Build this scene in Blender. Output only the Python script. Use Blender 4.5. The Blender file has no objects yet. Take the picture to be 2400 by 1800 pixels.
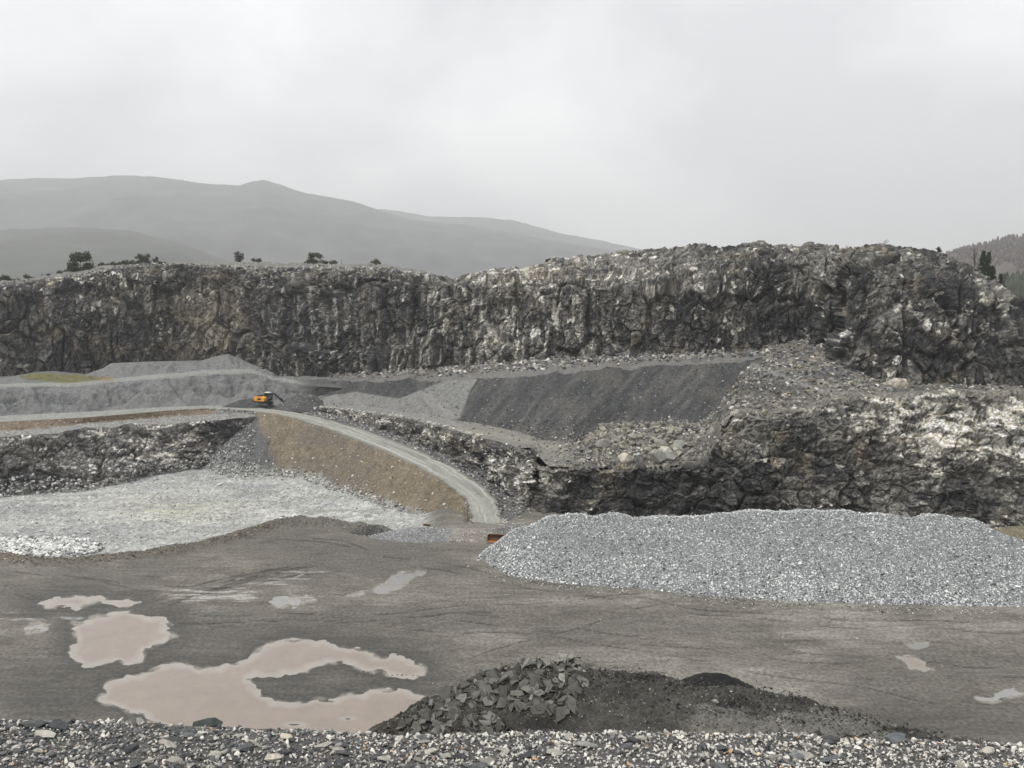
import bpy, math, random
import numpy as np
random.seed(7)
rng = np.random.default_rng(7)
f32 = np.float32

# ------------------------------------------------------------------ camera, sky, sun, exposure
HC, F, HOR = 40.0, 1935.0, 640.0          # eye height over the pit floor, focal length in photo pixels, horizon row
PITCH = math.atan((900 - HOR) / F)
scene = bpy.context.scene
C = scene.collection
cd = bpy.data.cameras.new('camera')
cam = bpy.data.objects.new('camera', cd)
C.objects.link(cam)
cd.sensor_width = 36
cd.lens = 36 * F / 2400
cd.clip_start, cd.clip_end = 0.1, 30000
cam.location = (0, 0, HC)
cam.rotation_euler = (math.pi / 2 - PITCH, 0, 0)
scene.camera = cam

SUN_EL, SUN_AZ = math.radians(58), math.radians(240)     # high, behind the camera to the left, veiled by cloud
world = bpy.data.worlds.new('World')
scene.world = world
world.use_nodes = True
wn, wl = world.node_tree.nodes, world.node_tree.links
wn.clear()
wo = wn.new('ShaderNodeOutputWorld')
sky = wn.new('ShaderNodeTexSky')
sky.sky_type = 'NISHITA'
sky.sun_disc = False
sky.sun_elevation, sky.sun_rotation = SUN_EL, SUN_AZ
b_sky = wn.new('ShaderNodeBackground')
b_sky.inputs[1].default_value = 0.07
wl.new(sky.outputs[0], b_sky.inputs[0])
tc = wn.new('ShaderNodeTexCoord')
mp = wn.new('ShaderNodeMapping')
mp.inputs['Scale'].default_value = (1, 1, 1.5)
mp.inputs['Location'].default_value = (3.1, 1.35, 0.4)
wl.new(tc.outputs['Generated'], mp.inputs[0])
n1 = wn.new('ShaderNodeTexNoise')
n1.inputs['Scale'].default_value = 2.6
n1.inputs['Detail'].default_value = 6
n1.inputs['Roughness'].default_value = 0.5
n1.inputs['Distortion'].default_value = 0.25
wl.new(mp.outputs[0], n1.inputs['Vector'])
cr = wn.new('ShaderNodeValToRGB')
cr.color_ramp.elements[0].position = 0.40
cr.color_ramp.elements[0].color = (0.485, 0.492, 0.502, 1)
cr.color_ramp.elements[1].position = 0.62
cr.color_ramp.elements[1].color = (0.675, 0.675, 0.67, 1)
wl.new(n1.outputs['Fac'], cr.inputs[0])
b_cl = wn.new('ShaderNodeBackground')
b_cl.inputs[1].default_value = 1.25
wl.new(cr.outputs[0], b_cl.inputs[0])
mx = wn.new('ShaderNodeMixShader')
mx.inputs[0].default_value = 0.93
wl.new(b_sky.outputs[0], mx.inputs[1])
wl.new(b_cl.outputs[0], mx.inputs[2])
wl.new(mx.outputs[0], wo.inputs[0])

sd = bpy.data.lights.new('sun', 'SUN')
sd.energy = 1.5
sd.angle = math.radians(18)
sd.color = (1.0, 0.975, 0.94)
so = bpy.data.objects.new('sun', sd)
C.objects.link(so)
so.rotation_euler = (math.pi / 2 - SUN_EL, 0, math.pi - SUN_AZ)
vs = scene.view_settings
vs.view_transform = 'Standard'
vs.look = 'None'
vs.exposure = 0.5
vs.gamma = 1.0
vs.use_curve_mapping = False
cy = scene.cycles
cy.use_denoising = True
cy.max_bounces = 4
cy.diffuse_bounces = 2
cy.glossy_bounces = 2
cy.transparent_max_bounces = 8
cy.volume_bounces = 2
cy.use_adaptive_sampling = False

# ------------------------------------------------------------------ projection helpers
CP, SP = math.cos(PITCH), math.sin(PITCH)
def dirs(px, py):
    px, py = np.broadcast_arrays(np.asarray(px, float), np.asarray(py, float))
    cx, cyy = (px - 1200) / F, (900 - py) / F
    return np.stack([cx, CP + SP * cyy, -SP + CP * cyy], -1)
def at_z(px, py, z):
    d = dirs(px, py)
    t = (np.asarray(z, float) - HC) / d[..., 2]
    return np.array([0, 0, HC]) + d * t[..., None]
def at_y(px, py, Y):
    d = dirs(px, py)
    t = np.asarray(Y, float) / d[..., 1]
    return np.array([0, 0, HC]) + d * t[..., None]
def to_px(P):
    X, Y, Z = P[..., 0], P[..., 1], P[..., 2] - HC
    dep = Y * CP - Z * SP
    up = Y * SP + Z * CP
    return 1200 + F * X / dep, 900 - F * up / dep
K = 2400 / 2212.0

# ------------------------------------------------------------------ numpy noise
def _h(ix, iy, iz, seed):
    with np.errstate(over='ignore'):
        h = (ix.astype(np.uint32) * np.uint32(374761393) + iy.astype(np.uint32) * np.uint32(668265263)
             + iz.astype(np.uint32) * np.uint32(2147483647) + np.uint32(seed * 144665 + 1013904223))
        h = (h ^ (h >> np.uint32(13))) * np.uint32(1274126177)
        h = (h ^ (h >> np.uint32(16))) * np.uint32(2246822519)
        h = h ^ (h >> np.uint32(15))
    return h
def _hf(ix, iy, iz, seed):
    return (_h(ix, iy, iz, seed) & np.uint32(0xffffff)).astype(f32) / f32(0xffffff)
def vnoise(P, seed=0):
    P = np.asarray(P, f32)
    fl = np.floor(P)
    i = fl.astype(np.int64)
    w = P - fl
    w = w * w * w * (w * (w * 6 - 15) + 10)
    out = 0
    for dx in (0, 1):
        wx = w[..., 0] if dx else 1 - w[..., 0]
        for dy in (0, 1):
            wy = w[..., 1] if dy else 1 - w[..., 1]
            for dz in (0, 1):
                wz = w[..., 2] if dz else 1 - w[..., 2]
                out = out + wx * wy * wz * _hf(i[..., 0] + dx, i[..., 1] + dy, i[..., 2] + dz, seed)
    return out
def fbm(P, octv=4, seed=0, gain=0.5, lac=2.03):
    P = np.asarray(P, f32)
    a, s, tot = 1.0, 0, 0
    for o in range(octv):
        s = s + a * vnoise(P, seed + o * 17)
        tot += a
        a *= gain
        P = P * lac + 11.3
    return s / tot
def cells(P, seed=0):
    """nearest jittered cell: vector to its centre and four random numbers of it, distance to the border"""
    P = np.asarray(P, f32)
    b = np.floor(P - 0.5).astype(np.int64)
    best = np.full(P.shape[:-1], 9e9, f32)
    sec = np.full(P.shape[:-1], 9e9, f32)
    vec = np.zeros_like(P)
    bid = np.zeros(P.shape, np.int64)
    for dx in (0, 1):
        for dy in (0, 1):
            for dz in (0, 1):
                ix, iy, iz = b[..., 0] + dx, b[..., 1] + dy, b[..., 2] + dz
                h = _h(ix, iy, iz, seed)
                j = np.stack([(h & np.uint32(1023)), ((h >> np.uint32(10)) & np.uint32(1023)), ((h >> np.uint32(20)) & np.uint32(1023))], -1).astype(f32) / f32(1023)
                c = np.stack([ix, iy, iz], -1).astype(f32) + 0.1 + 0.8 * j
                v = P - c
                d = (v * v).sum(-1)
                m = d < best
                sec = np.where(m, best, np.minimum(sec, d))
                best = np.where(m, d, best)
                vec[m] = v[m]
                bid[m] = np.stack([ix, iy, iz], -1)[m]
    r = [_hf(bid[..., 0], bid[..., 1], bid[..., 2], seed + 100 + k) for k in range(4)]
    return vec, r, np.sqrt(sec) - np.sqrt(best)
def facet(P, seed, tilt=1.5):
    """broken blocks: each cell stands proud by its own amount on a tilted face, joints recessed"""
    v, r, e = cells(P, seed)
    d = r[0] * 0.9 + tilt * ((r[1] - .5) * v[..., 0] + (r[2] - .5) * v[..., 1] + (r[3] - .5) * 1.6 * v[..., 2])
    return d * smooth(0, 0.11, e), r, e
def smooth(a, b, x):
    t = np.clip((x - a) / (b - a), 0, 1)
    return t * t * (3 - 2 * t)
def lerp(a, b, t):
    return a + (b - a) * t
def mixc(c, col, t):
    return c + (np.array(col, f32) - c) * np.clip(t, 0, 1)[..., None]
def in_poly(px, py, poly):
    """signed distance in photo pixels, negative inside"""
    poly = np.asarray(poly, float)
    inside = np.zeros(px.shape, bool)
    dmin = np.full(px.shape, 1e9)
    n = len(poly)
    for i in range(n):
        ax, ay = poly[i]
        bx, by = poly[(i + 1) % n]
        ex, ey = bx - ax, by - ay
        t = np.clip(((px - ax) * ex + (py - ay) * ey) / (ex * ex + ey * ey + 1e-9), 0, 1)
        dmin = np.minimum(dmin, np.hypot(px - ax - t * ex, (py - ay - t * ey) * 1.6))
        cond = ((ay > py) != (by > py)) & (px < ex * (py - ay) / (ey if abs(ey) > 1e-9 else 1e-9) + ax)
        inside ^= cond
    return np.where(inside, -dmin, dmin)
def line_dist(px, py, pts, ysc=1.0):
    dmin = np.full(px.shape, 1e9)
    for (ax, ay), (bx, by) in zip(pts[:-1], pts[1:]):
        ex, ey = bx - ax, (by - ay) * ysc
        qx, qy = px - ax, (py - ay) * ysc
        t = np.clip((qx * ex + qy * ey) / (ex * ex + ey * ey + 1e-9), 0, 1)
        dmin = np.minimum(dmin, np.hypot(qx - t * ex, qy - t * ey))
    return dmin
def blob(px, py, cx, cy_, rx, ry):
    return np.exp(-(((px - cx) / rx) ** 2 + ((py - cy_) / ry) ** 2))

# ------------------------------------------------------------------ materials
MATS = {}
def node_mat(name, col=None, rough=0.9, attr=None, fine=6.0, amt=0.35, bump=0.0, bump_scale=8.0, metal=0.0, fine2=None, spec=0.3, stretch=None, grit=None):
    m = bpy.data.materials.new(name)
    m.use_nodes = True
    nt = m.node_tree
    nn, ll = nt.nodes, nt.links
    bs = nn['Principled BSDF']
    bs.inputs['Roughness'].default_value = rough
    bs.inputs['Metallic'].default_value = metal
    bs.inputs['Specular IOR Level'].default_value = spec
    tcn = nn.new('ShaderNodeTexCoord')
    src = tcn.outputs['Object']
    if stretch:
        mpn = nn.new('ShaderNodeMapping')
        mpn.inputs['Scale'].default_value = stretch
        ll.new(src, mpn.inputs[0])
        src = mpn.outputs[0]
    nz = nn.new('ShaderNodeTexNoise')
    nz.inputs['Scale'].default_value = fine
    nz.inputs['Detail'].default_value = 5
    nz.inputs['Roughness'].default_value = 0.65
    ll.new(src, nz.inputs['Vector'])
    mr = nn.new('ShaderNodeMapRange')
    mr.inputs['From Min'].default_value = 0.3
    mr.inputs['From Max'].default_value = 0.7
    mr.inputs['To Min'].default_value = 1 - amt
    mr.inputs['To Max'].default_value = 1 + amt
    ll.new(nz.outputs['Fac'], mr.inputs['Value'])
    mul = nn.new('ShaderNodeVectorMath')
    mul.operation = 'SCALE'
    if attr:
        an = nn.new('ShaderNodeAttribute')
        an.attribute_name = attr
        ll.new(an.outputs['Color'], mul.inputs[0])
        ar = nn.new('ShaderNodeMath')
        ar.operation = 'MULTIPLY'
        ar.inputs[1].default_value = rough
        ll.new(an.outputs['Alpha'], ar.inputs[0])
        ll.new(ar.outputs[0], bs.inputs['Roughness'])
    else:
        mul.inputs[0].default_value = col
    if grit:
        ng = nn.new('ShaderNodeTexNoise')
        ng.inputs['Scale'].default_value = grit
        ng.inputs['Detail'].default_value = 4
        ll.new(tcn.outputs['Object'], ng.inputs['Vector'])
        mg = nn.new('ShaderNodeMapRange')
        mg.inputs['From Min'].default_value = 0.3
        mg.inputs['From Max'].default_value = 0.7
        mg.inputs['To Min'].default_value = 0.62
        mg.inputs['To Max'].default_value = 1.38
        ll.new(ng.outputs['Fac'], mg.inputs['Value'])
        mm_ = nn.new('ShaderNodeMath')
        mm_.operation = 'MULTIPLY'
        ll.new(mr.outputs[0], mm_.inputs[0])
        ll.new(mg.outputs[0], mm_.inputs[1])
        ll.new(mm_.outputs[0], mul.inputs['Scale'])
    else:
        ll.new(mr.outputs[0], mul.inputs['Scale'])
    ll.new(mul.outputs[0], bs.inputs['Base Color'])
    if bump > 0:
        nb = nn.new('ShaderNodeTexNoise')
        nb.inputs['Scale'].default_value = bump_scale
        nb.inputs['Detail'].default_value = 6
        nb.inputs['Roughness'].default_value = 0.7
        ll.new(src, nb.inputs['Vector'])
        bp = nn.new('ShaderNodeBump')
        bp.inputs['Strength'].default_value = 1.0
        bp.inputs['Distance'].default_value = bump
        ll.new(nb.outputs['Fac'], bp.inputs['Height'])
        ll.new(bp.outputs[0], bs.inputs['Normal'])
    MATS[name] = m
    return m
M_rock = node_mat('fractured_rock', attr='col', rough=0.85, fine=2.2, amt=0.6, bump=0.10, bump_scale=3.0)
M_soil = node_mat('crushed_fines', attr='col', rough=0.95, fine=1.2, amt=0.22, bump=0.06, bump_scale=3.0, grit=4.0)
M_mud = node_mat('rutted_mud', attr='col', rough=0.95, fine=1.3, amt=0.16, bump=0.06, bump_scale=1.6, stretch=(0.3, 1, 1), grit=2.6)
M_stone = node_mat('loose_stone', attr='col', rough=0.85, fine=7.0, amt=0.3)
M_far = node_mat('heath_hillside', attr='col', rough=1.0, fine=0.01, amt=0.3)
M_pebble = node_mat('pebbles', attr='col', rough=0.7, fine=60, amt=0.35, bump=0.004, bump_scale=120)
M_rocknear = node_mat('bank_stone', attr='col', rough=0.75, fine=30, amt=0.45, bump=0.006, bump_scale=60)
M_slab = node_mat('broken_asphalt', attr='col', rough=0.8, fine=5, amt=0.3, bump=0.02, bump_scale=14)

# ------------------------------------------------------------------ mesh helpers
def tag(o, label=None, cat=None, group=None, kind=None):
    if label: o['label'] = label
    if cat: o['category'] = cat
    if group: o['group'] = group
    if kind: o['kind'] = kind
    return o
def mesh_np(name, V, Fq, mat, col=None, smooth_sh=False, parent=None, tri=False):
    V = np.asarray(V, f32).reshape(-1, 3)
    Fq = np.asarray(Fq, np.int32)
    k = Fq.shape[1]
    me = bpy.data.meshes.new(name)
    me.vertices.add(len(V))
    me.vertices.foreach_set('co', V.ravel())
    me.loops.add(Fq.size)
    me.loops.foreach_set('vertex_index', Fq.ravel())
    me.polygons.add(len(Fq))
    me.polygons.foreach_set('loop_start', np.arange(len(Fq), dtype=np.int32) * k)
    me.polygons.foreach_set('loop_total', np.full(len(Fq), k, np.int32))
    me.polygons.foreach_set('use_smooth', np.full(len(Fq), smooth_sh, bool))
    if col is not None:
        col = np.asarray(col, f32).reshape(len(V), -1)
        if col.shape[1] == 3:
            col = np.concatenate([col, np.ones((len(V), 1), f32)], 1)
        a = me.attributes.new('col', 'FLOAT_COLOR', 'POINT')
        a.data.foreach_set('color', np.clip(col, 0, 1).astype(f32).ravel())
    me.update(calc_edges=True)
    if mat: me.materials.append(mat)
    o = bpy.data.objects.new(name, me)
    C.objects.link(o)
    if parent: o.parent = parent
    return o
def grid_faces(nv, nu):
    i = np.arange(nv - 1)[:, None] * nu + np.arange(nu - 1)[None, :]
    return np.stack([i, i + 1, i + nu + 1, i + nu], -1).reshape(-1, 4)
def normals(P):
    du = np.gradient(P, axis=1)
    dv = np.gradient(P, axis=0)
    n = np.cross(du, dv)
    n /= np.linalg.norm(n, axis=-1, keepdims=True) + 1e-9
    return n
def row(pts, U, mode):
    """pts (px, py, depth or height) -> 3D points at the columns U"""
    a = np.array(pts, float)
    py = np.interp(U, a[:, 0], a[:, 1])
    w = np.interp(U, a[:, 0], a[:, 2])
    return at_z(U, py, w) if mode == 'z' else at_y(U, py, w)
def loft(rows, ns):
    """rows of 3D points, ns steps between each pair"""
    out = []
    for (a, b), n in zip(zip(rows[:-1], rows[1:]), ns):
        t = np.arange(n) / n
        out.append(a[None] + (b - a)[None] * t[:, None, None])
    out.append(rows[-1][None])
    return np.concatenate(out, 0)

# ------------------------------------------------------------------ rock look
DARK, MID, PALE, CREAM, OCHRE = (0.027, 0.027, 0.027), (0.108, 0.104, 0.093), (0.27, 0.258, 0.226), (0.50, 0.46, 0.385), (0.20, 0.17, 0.125)
def rock_disp(P, N, amp, sc=(1, 1, 1), seed=0, big=1.0, crk=1.0):
    q = P * np.array(sc)
    wv = np.stack([vnoise(q / 3.1, seed + 41), vnoise(q / 3.1 + 7, seed + 42), vnoise(q / 3.1 + 13, seed + 43)], -1) - .5
    q = q + wv * 1.3
    d0, r0, e0 = facet(q / 7.5, seed + 1)
    d1, r1, e1 = facet(q / 2.9 + 5, seed + 2)
    d2, r2, e2 = facet(q / 1.25 + 9, seed + 3)
    d3, r3, e3 = facet(q / 0.6 + 2, seed + 4)
    d = d0 * 2.2 * big + d1 * 1.15 + d2 * 0.55 + d3 * 0.30 + (fbm(q / 2.0, 5, seed + 9, .6) - .5) * 0.7 - crk * (0.6 * (1 - smooth(0, .05, e0)) + .45 * (1 - smooth(0, .07, e1))) * smooth(.45, .75, vnoise(q / 6, seed + 10)) - 1.3
    return N * (d * amp)[..., None], (r0, r1, r2, r3, e1)
def rock_col(P, R, seed=0, dark=0.5, pale=0.3, band=(1, 1, 3.0), ochre=0.15, con=1.0, cw=1.0):
    """rock albedo; dark, pale, ochre: numbers or arrays 0..1"""
    r0, r1, r2, r3, e1 = R
    q = P * np.array(band)
    warp = fbm(P / 4.0, 3, seed + 60)[..., None] * np.array([1.2, 1.2, 1.8])
    lo = fbm((P + warp) / 8.0, 4, seed + 61)
    n2 = fbm((q + warp) / 2.4, 5, seed + 62, .6)
    n3 = fbm(q / 0.7, 3, seed + 64, .65)
    sp = vnoise(P / 0.33, seed + 70)
    c = np.zeros(P.shape, f32) + np.array(MID, f32)
    tone = 0.5 + 1.9 * (lo - .5) + .9 * (fbm(P / 22.0, 3, seed + 71) - .5) + .5 * (r1[1] - .5) + .55 * (r2[1] - .5) + .4 * (r3[1] - .5) + 1.1 * (n3 - .5)
    c = mixc(c, DARK, smooth(0.25, 0.85, 1 - tone + dark - 0.5))
    pm = n2 + cw * (0.30 * (r2[2] - .5) + 0.25 * (r3[2] - .5)) + 0.3 * (lo - .5) + 0.2 * (sp - .5)
    c = mixc(c, PALE, smooth(0.66, 0.80, pm + (pale - 0.3) * 0.55))
    c = mixc(c, CREAM, smooth(0.76, 0.90, pm + 0.15 * (n3 - .5) + (pale - 0.3) * 0.6))
    oc = fbm(P / 4.0 + 31, 3, seed + 66) + 0.2 * (r2[3] - .5)
    c = mixc(c, OCHRE, smooth(0.62, 0.85, oc + (ochre - 0.15) * .6) * 0.45)
    c = c * np.exp(con * (1.5 * (sp - .5) + 0.8 * (r3[3] - .5) + .6 * (r2[0] - .5)))[..., None]
    return c

# ------------------------------------------------------------------ loose stones baked into one mesh
CUBE = np.array([[-1, -1, -1], [1, -1, -1], [1, 1, -1], [-1, 1, -1], [-1, -1, 1], [1, -1, 1], [1, 1, 1], [-1, 1, 1]], f32) * 0.55
CUBEF = np.array([[0, 3, 2, 1], [4, 5, 6, 7], [0, 1, 5, 4], [1, 2, 6, 5], [2, 3, 7, 6], [3, 0, 4, 7]])
def rand_rot(n):
    q = rng.normal(size=(n, 4))
    q /= np.linalg.norm(q, axis=1, keepdims=True)
    w, x, y, z = q.T
    return np.stack([1 - 2 * (y * y + z * z), 2 * (x * y - z * w), 2 * (x * z + y * w), 2 * (x * y + z * w), 1 - 2 * (x * x + z * z), 2 * (y * z - x * w),
                     2 * (x * z - y * w), 2 * (y * z + x * w), 1 - 2 * (x * x + y * y)], -1).reshape(n, 3, 3)
def stones(name, P, size, col, mat, flat=0.75, jit=0.3, parent=None, kind='stuff'):
    n = len(P)
    size = np.broadcast_to(size, (n,))
    V = CUBE[None] + rng.uniform(-jit, jit, (n, 8, 3))
    sc = np.stack([rng.uniform(.8, 1.3, n), rng.uniform(.6, 1.0, n), rng.uniform(.45, .8, n)], -1)
    V = V * sc[:, None]
    V = np.einsum('nij,nkj->nki', rand_rot(n), V) * size[:, None, None]
    V[..., 2] *= flat
    V = V + P[:, None]
    Fc = (CUBEF[None] + (np.arange(n) * 8)[:, None, None]).reshape(-1, 4)
    cc = np.repeat(col[:, None], 8, 1)
    o = mesh_np(name, V, Fc, mat, cc.reshape(-1, 3), parent=parent)
    if kind: o['kind'] = kind
    return o
def stone_cols(n, pal, w, var=0.25):
    pal = np.array(pal, f32)
    k = rng.choice(len(pal), n, p=np.array(w) / np.sum(w))
    return pal[k] * (1 + rng.uniform(-var, var, (n, 1)))
def pick(P, mask=None, n=1000):
    """random points on a grid sheet, evenly over its area; mask weights 0..1"""
    a = np.linalg.norm(np.cross(P[:-1, 1:] - P[:-1, :-1], P[1:, :-1] - P[:-1, :-1]), axis=-1)
    if mask is not None: a = a * mask[:-1, :-1]
    a = a.ravel()
    idx = rng.choice(a.size, n, p=a / a.sum())
    i, j = np.divmod(idx, P.shape[1] - 1)
    s, t = rng.random(n)[:, None], rng.random(n)[:, None]
    return (P[i, j] * (1 - s) * (1 - t) + P[i, j + 1] * s * (1 - t) + P[i + 1, j] * (1 - s) * t + P[i + 1, j + 1] * s * t)
GREYS = [(0.06, 0.062, 0.066), (0.14, 0.14, 0.138), (0.30, 0.295, 0.28), (0.55, 0.53, 0.48), (0.24, 0.20, 0.15)]

# ------------------------------------------------------------------ base ground
gp = np.array([[-6400, -1400, -8], [6400, -1400, -8], [6400, 6700, -8], [-6400, 6700, -8]], f32)
M_ground = node_mat('valley_ground', col=(0.07, 0.075, 0.06), rough=1.0, fine=0.02, amt=0.3)
tag(mesh_np('ground', gp, [[0, 1, 2, 3]], M_ground), kind='structure')

# ------------------------------------------------------------------ pit floor
BERM = [(-400, 1335), (0, 1313), (60, 1319), (200, 1315), (330, 1303), (440, 1287), (520, 1268), (600, 1247), (650, 1234), (705, 1226), (760, 1232), (820, 1238), (890, 1246), (960, 1250), (1050, 1252)]
PUDDLES = {
 'large': [(232, 1640), (250, 1602), (300, 1585), (350, 1572), (470, 1570), (555, 1555), (600, 1528), (640, 1508), (700, 1500), (780, 1508), (830, 1518), (880, 1540), (960, 1545), (995, 1565), (990, 1580), (940, 1590), (900, 1575), (850, 1570), (800, 1553), (740, 1560), (690, 1578), (600, 1580), (583, 1588), (600, 1620), (640, 1648), (690, 1650), (760, 1640), (850, 1630), (940, 1615), (1005, 1640), (960, 1690), (920, 1735), (700, 1760), (430, 1725), (380, 1700), (330, 1672), (270, 1655)],
 'middle': [(172, 1458), (230, 1443), (270, 1437), (330, 1440), (385, 1450), (400, 1465), (385, 1478), (412, 1492), (370, 1508), (338, 1530), (330, 1550), (300, 1560), (200, 1563), (165, 1530), (178, 1500), (170, 1475)],
 'upper': [(90, 1413), (130, 1402), (230, 1396), (300, 1403), (330, 1412), (280, 1422), (180, 1427), (110, 1424)],
 'small': [(625, 1398), (650, 1394), (700, 1400), (735, 1406), (700, 1420), (650, 1422), (635, 1410)],
 'distant': [(922, 1352), (960, 1340), (998, 1342), (985, 1352), (950, 1368), (880, 1392), (830, 1402), (808, 1405), (860, 1386), (900, 1370)],
 'roadside': [(2105, 1540), (2130, 1538), (2165, 1552), (2186, 1570), (2165, 1574), (2135, 1566)],
 'strip': [(2290, 1635), (2330, 1627), (2420, 1622), (2480, 1628), (2420, 1640), (2340, 1643)],
 'tiny': [(2122, 1508), (2140, 1505), (2172, 1508), (2165, 1515), (2135, 1515)],
 'edge': [(60, 1470), (90, 1458), (115, 1458), (100, 1478), (65, 1485)],
}
def fractal_poly(p, it=3, a=0.16, seed=1):
    r = np.random.default_rng(seed)
    p = np.asarray(p, float)
    for _ in range(it):
        q = np.roll(p, -1, 0)
        m = (p + q) / 2
        d = q - p
        nrm = np.stack([-d[:, 1], d[:, 0]], 1)
        m = m + nrm * r.uniform(-a, a, (len(p), 1)) * np.array([1.0, 0.6])
        out = np.empty((len(p) * 2, 2))
        out[0::2], out[1::2] = p, m
        p = out
    return p
ROUGHP = {k: fractal_poly(v, 2, 0.24, 40 + i) for i, (k, v) in enumerate(PUDDLES.items())}
UPX = np.arange(-420, 2821, 4.0)
VPY = np.concatenate([np.arange(1040, 1300, 2.4), np.arange(1300, 1440, 2.2), np.arange(1440, 1760, 2.8), np.arange(1760, 1800, 5), np.arange(1800, 2100, 8)])[::-1]
pxg, pyg = np.meshgrid(UPX, VPY)
FL = at_z(pxg, pyg, 0.0)
pn = fbm(np.stack([FL[..., 0] / 14, FL[..., 1] / 8, 0 * pxg], -1), 4, 5)
z = (pn - .5) * 0.5
berm_py = np.interp(pxg, [p[0] for p in BERM], [p[1] for p in BERM])
behind = smooth(2, 16, berm_py - pyg) * (1 - smooth(960, 1060, pxg))
pudd = np.full(pxg.shape, 1e9)
owner = np.full(pxg.shape, -1)
big_d = np.full(pxg.shape, 1e9)
for i, (k, v) in enumerate(ROUGHP.items()):
    sel = (pxg > v[:, 0].min() - 120) & (pxg < v[:, 0].max() + 120) & (pyg > v[:, 1].min() - 80) & (pyg < v[:, 1].max() + 80)
    dd = np.full(pxg.shape, 1e9)
    dd[sel] = in_poly(pxg[sel], pyg[sel], v)
    if k in ('large', 'middle', 'upper'): big_d = np.minimum(big_d, dd)
    owner = np.where(dd < pudd, i, owner)
    pudd = np.minimum(pudd, dd)
shore = fbm(np.stack([FL[..., 0] / 1.5, FL[..., 1] / 1.1, 0 * pxg + 2], -1), 5, 7, .6) - .5
zp = np.where(pudd < 0, -0.10 * smooth(0, 40, -pudd), 0.07 * smooth(0, 30, pudd)) + shore * 0.055
zp = zp + .12 * blob(pxg, pyg, 690, 1698, 42, 9) + .11 * blob(pxg, pyg, 815, 1684, 30, 7) + .09 * blob(pxg, pyg, 770, 1716, 60, 7) - .06 * blob(pxg, pyg, 650, 1612, 45, 9)
z = np.where(pudd < 90, lerp(zp, np.maximum(z, .02), smooth(25, 90, pudd)), z)
bw = 1 - smooth(0, 1, np.abs(FL[..., 1] - at_z(pxg, berm_py, 0)[..., 1]) / 2.6)
bn = fbm(np.stack([FL[..., 0] / 2.0, FL[..., 1] / 2.0, 0 * pxg], -1), 4, 9)
z = z + bw * (0.55 + 0.9 * bn) * (1 - smooth(880, 960, pxg)) * np.interp(pxg, [-400, 0, 60, 120, 330, 600, 705, 900], [1.3, 1.2, 1.1, .6, .8, 1.0, 1.25, .9])
z = z - 2.0 * behind
# wheel ruts on the near floor
RUTS = [[(340 + 14 * k, 1404 + 3 * k), (450 + 14 * k, 1378 + 2 * k), (540 + 14 * k, 1353 + 2 * k), (640 + 12 * k, 1334 + 2 * k), (760 + 8 * k, 1322 + 3 * k)] for k in range(6)] + [[(0, 1372 + 9 * k), (40, 1386 + 9 * k), (85, 1404 + 8 * k)] for k in range(2)] + [[(0, 1340), (200, 1352), (330, 1378), (470, 1376), (600, 1348), (720, 1330)], [(150, 1345), (330, 1390), (480, 1384), (640, 1352), (760, 1340)],
        [(360, 1408), (480, 1378), (560, 1352), (680, 1328)], [(380, 1412), (500, 1382), (590, 1356), (720, 1336)], [(400, 1416), (520, 1386), (620, 1362), (760, 1345)],
        [(560, 1262), (640, 1256), (720, 1262), (800, 1272), (860, 1290)], [(580, 1275), (660, 1266), (740, 1272), (820, 1286)],
        [(900, 1300), (1200, 1352), (1600, 1420), (2000, 1450), (2500, 1465)], [(880, 1312), (1200, 1368), (1600, 1436), (2000, 1466), (2500, 1483)],
        [(1000, 1420), (1400, 1480), (1800, 1520), (2400, 1570)], [(1000, 1440), (1400, 1498), (1800, 1540), (2400, 1592)],
        [(600, 1450), (900, 1470), (1300, 1490), (1700, 1560), (2300, 1660)], [(1100, 1540), (1300, 1480), (1500, 1430), (1600, 1410)],
        [(450, 1440), (800, 1440), (1150, 1420), (1500, 1395)], [(420, 1460), (800, 1455), (1150, 1436)]]
rut = np.zeros(pxg.shape)
for i, r_ in enumerate(RUTS):
    wob = 3 * np.sin(pxg / 60 + i) + 5 * (vnoise(np.stack([pxg / 90, 0 * pxg, 0 * pxg + i], -1), 5) - .5)
    d = line_dist(pxg, pyg + wob, r_, 2.0)
    rut = np.maximum(rut, (1 - smooth(0.8, 3.8, d)) * smooth(.25, .6, vnoise(np.stack([pxg / 70, pyg / 30, 0 * pxg + i], -1), 3)) * .9)
far_b = 1 - behind
z = z - 0.10 * rut * far_b * smooth(10, 45, pudd)
strk = fbm(np.stack([FL[..., 0] / 9 + FL[..., 1] * .05, FL[..., 1] / 0.9, 0 * pxg], -1), 4, 21)
strk2 = fbm(np.stack([FL[..., 0] / 3.0, FL[..., 1] / 0.45, 0 * pxg + 4], -1), 3, 23)
z = z + (strk2 - .5) * 0.10 * far_b * smooth(25, 80, pudd)
wn_ = fbm(np.stack([FL[..., 0] / 0.5, FL[..., 1] / 0.5, 0 * pxg], -1), 3, 27)
z = z + behind * (wn_ - .5) * 0.3
col = np.zeros(FL.shape, f32) + np.array((0.158, 0.148, 0.128), f32)
strk3 = fbm(np.stack([FL[..., 0] / 1.6 + FL[..., 1] * .1, FL[..., 1] / 0.30, 0 * pxg + 8], -1), 3, 25)
col = col * np.exp(0.8 * (strk - .5) + 0.35 * (strk2 - .5) + .25 * (strk3 - .5) + .9 * (fbm(np.stack([FL[..., 0] / 4, FL[..., 1] / 2.2, 0 * pxg + 12], -1), 4, 29) - .5))[..., None]
lowf = fbm(np.stack([FL[..., 0] / 20, FL[..., 1] / 10, 0 * pxg + 9], -1), 4, 31)
col = mixc(col, (0.26, 0.245, 0.215), smooth(0.5, 0.8, lowf) * 0.6)
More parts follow.
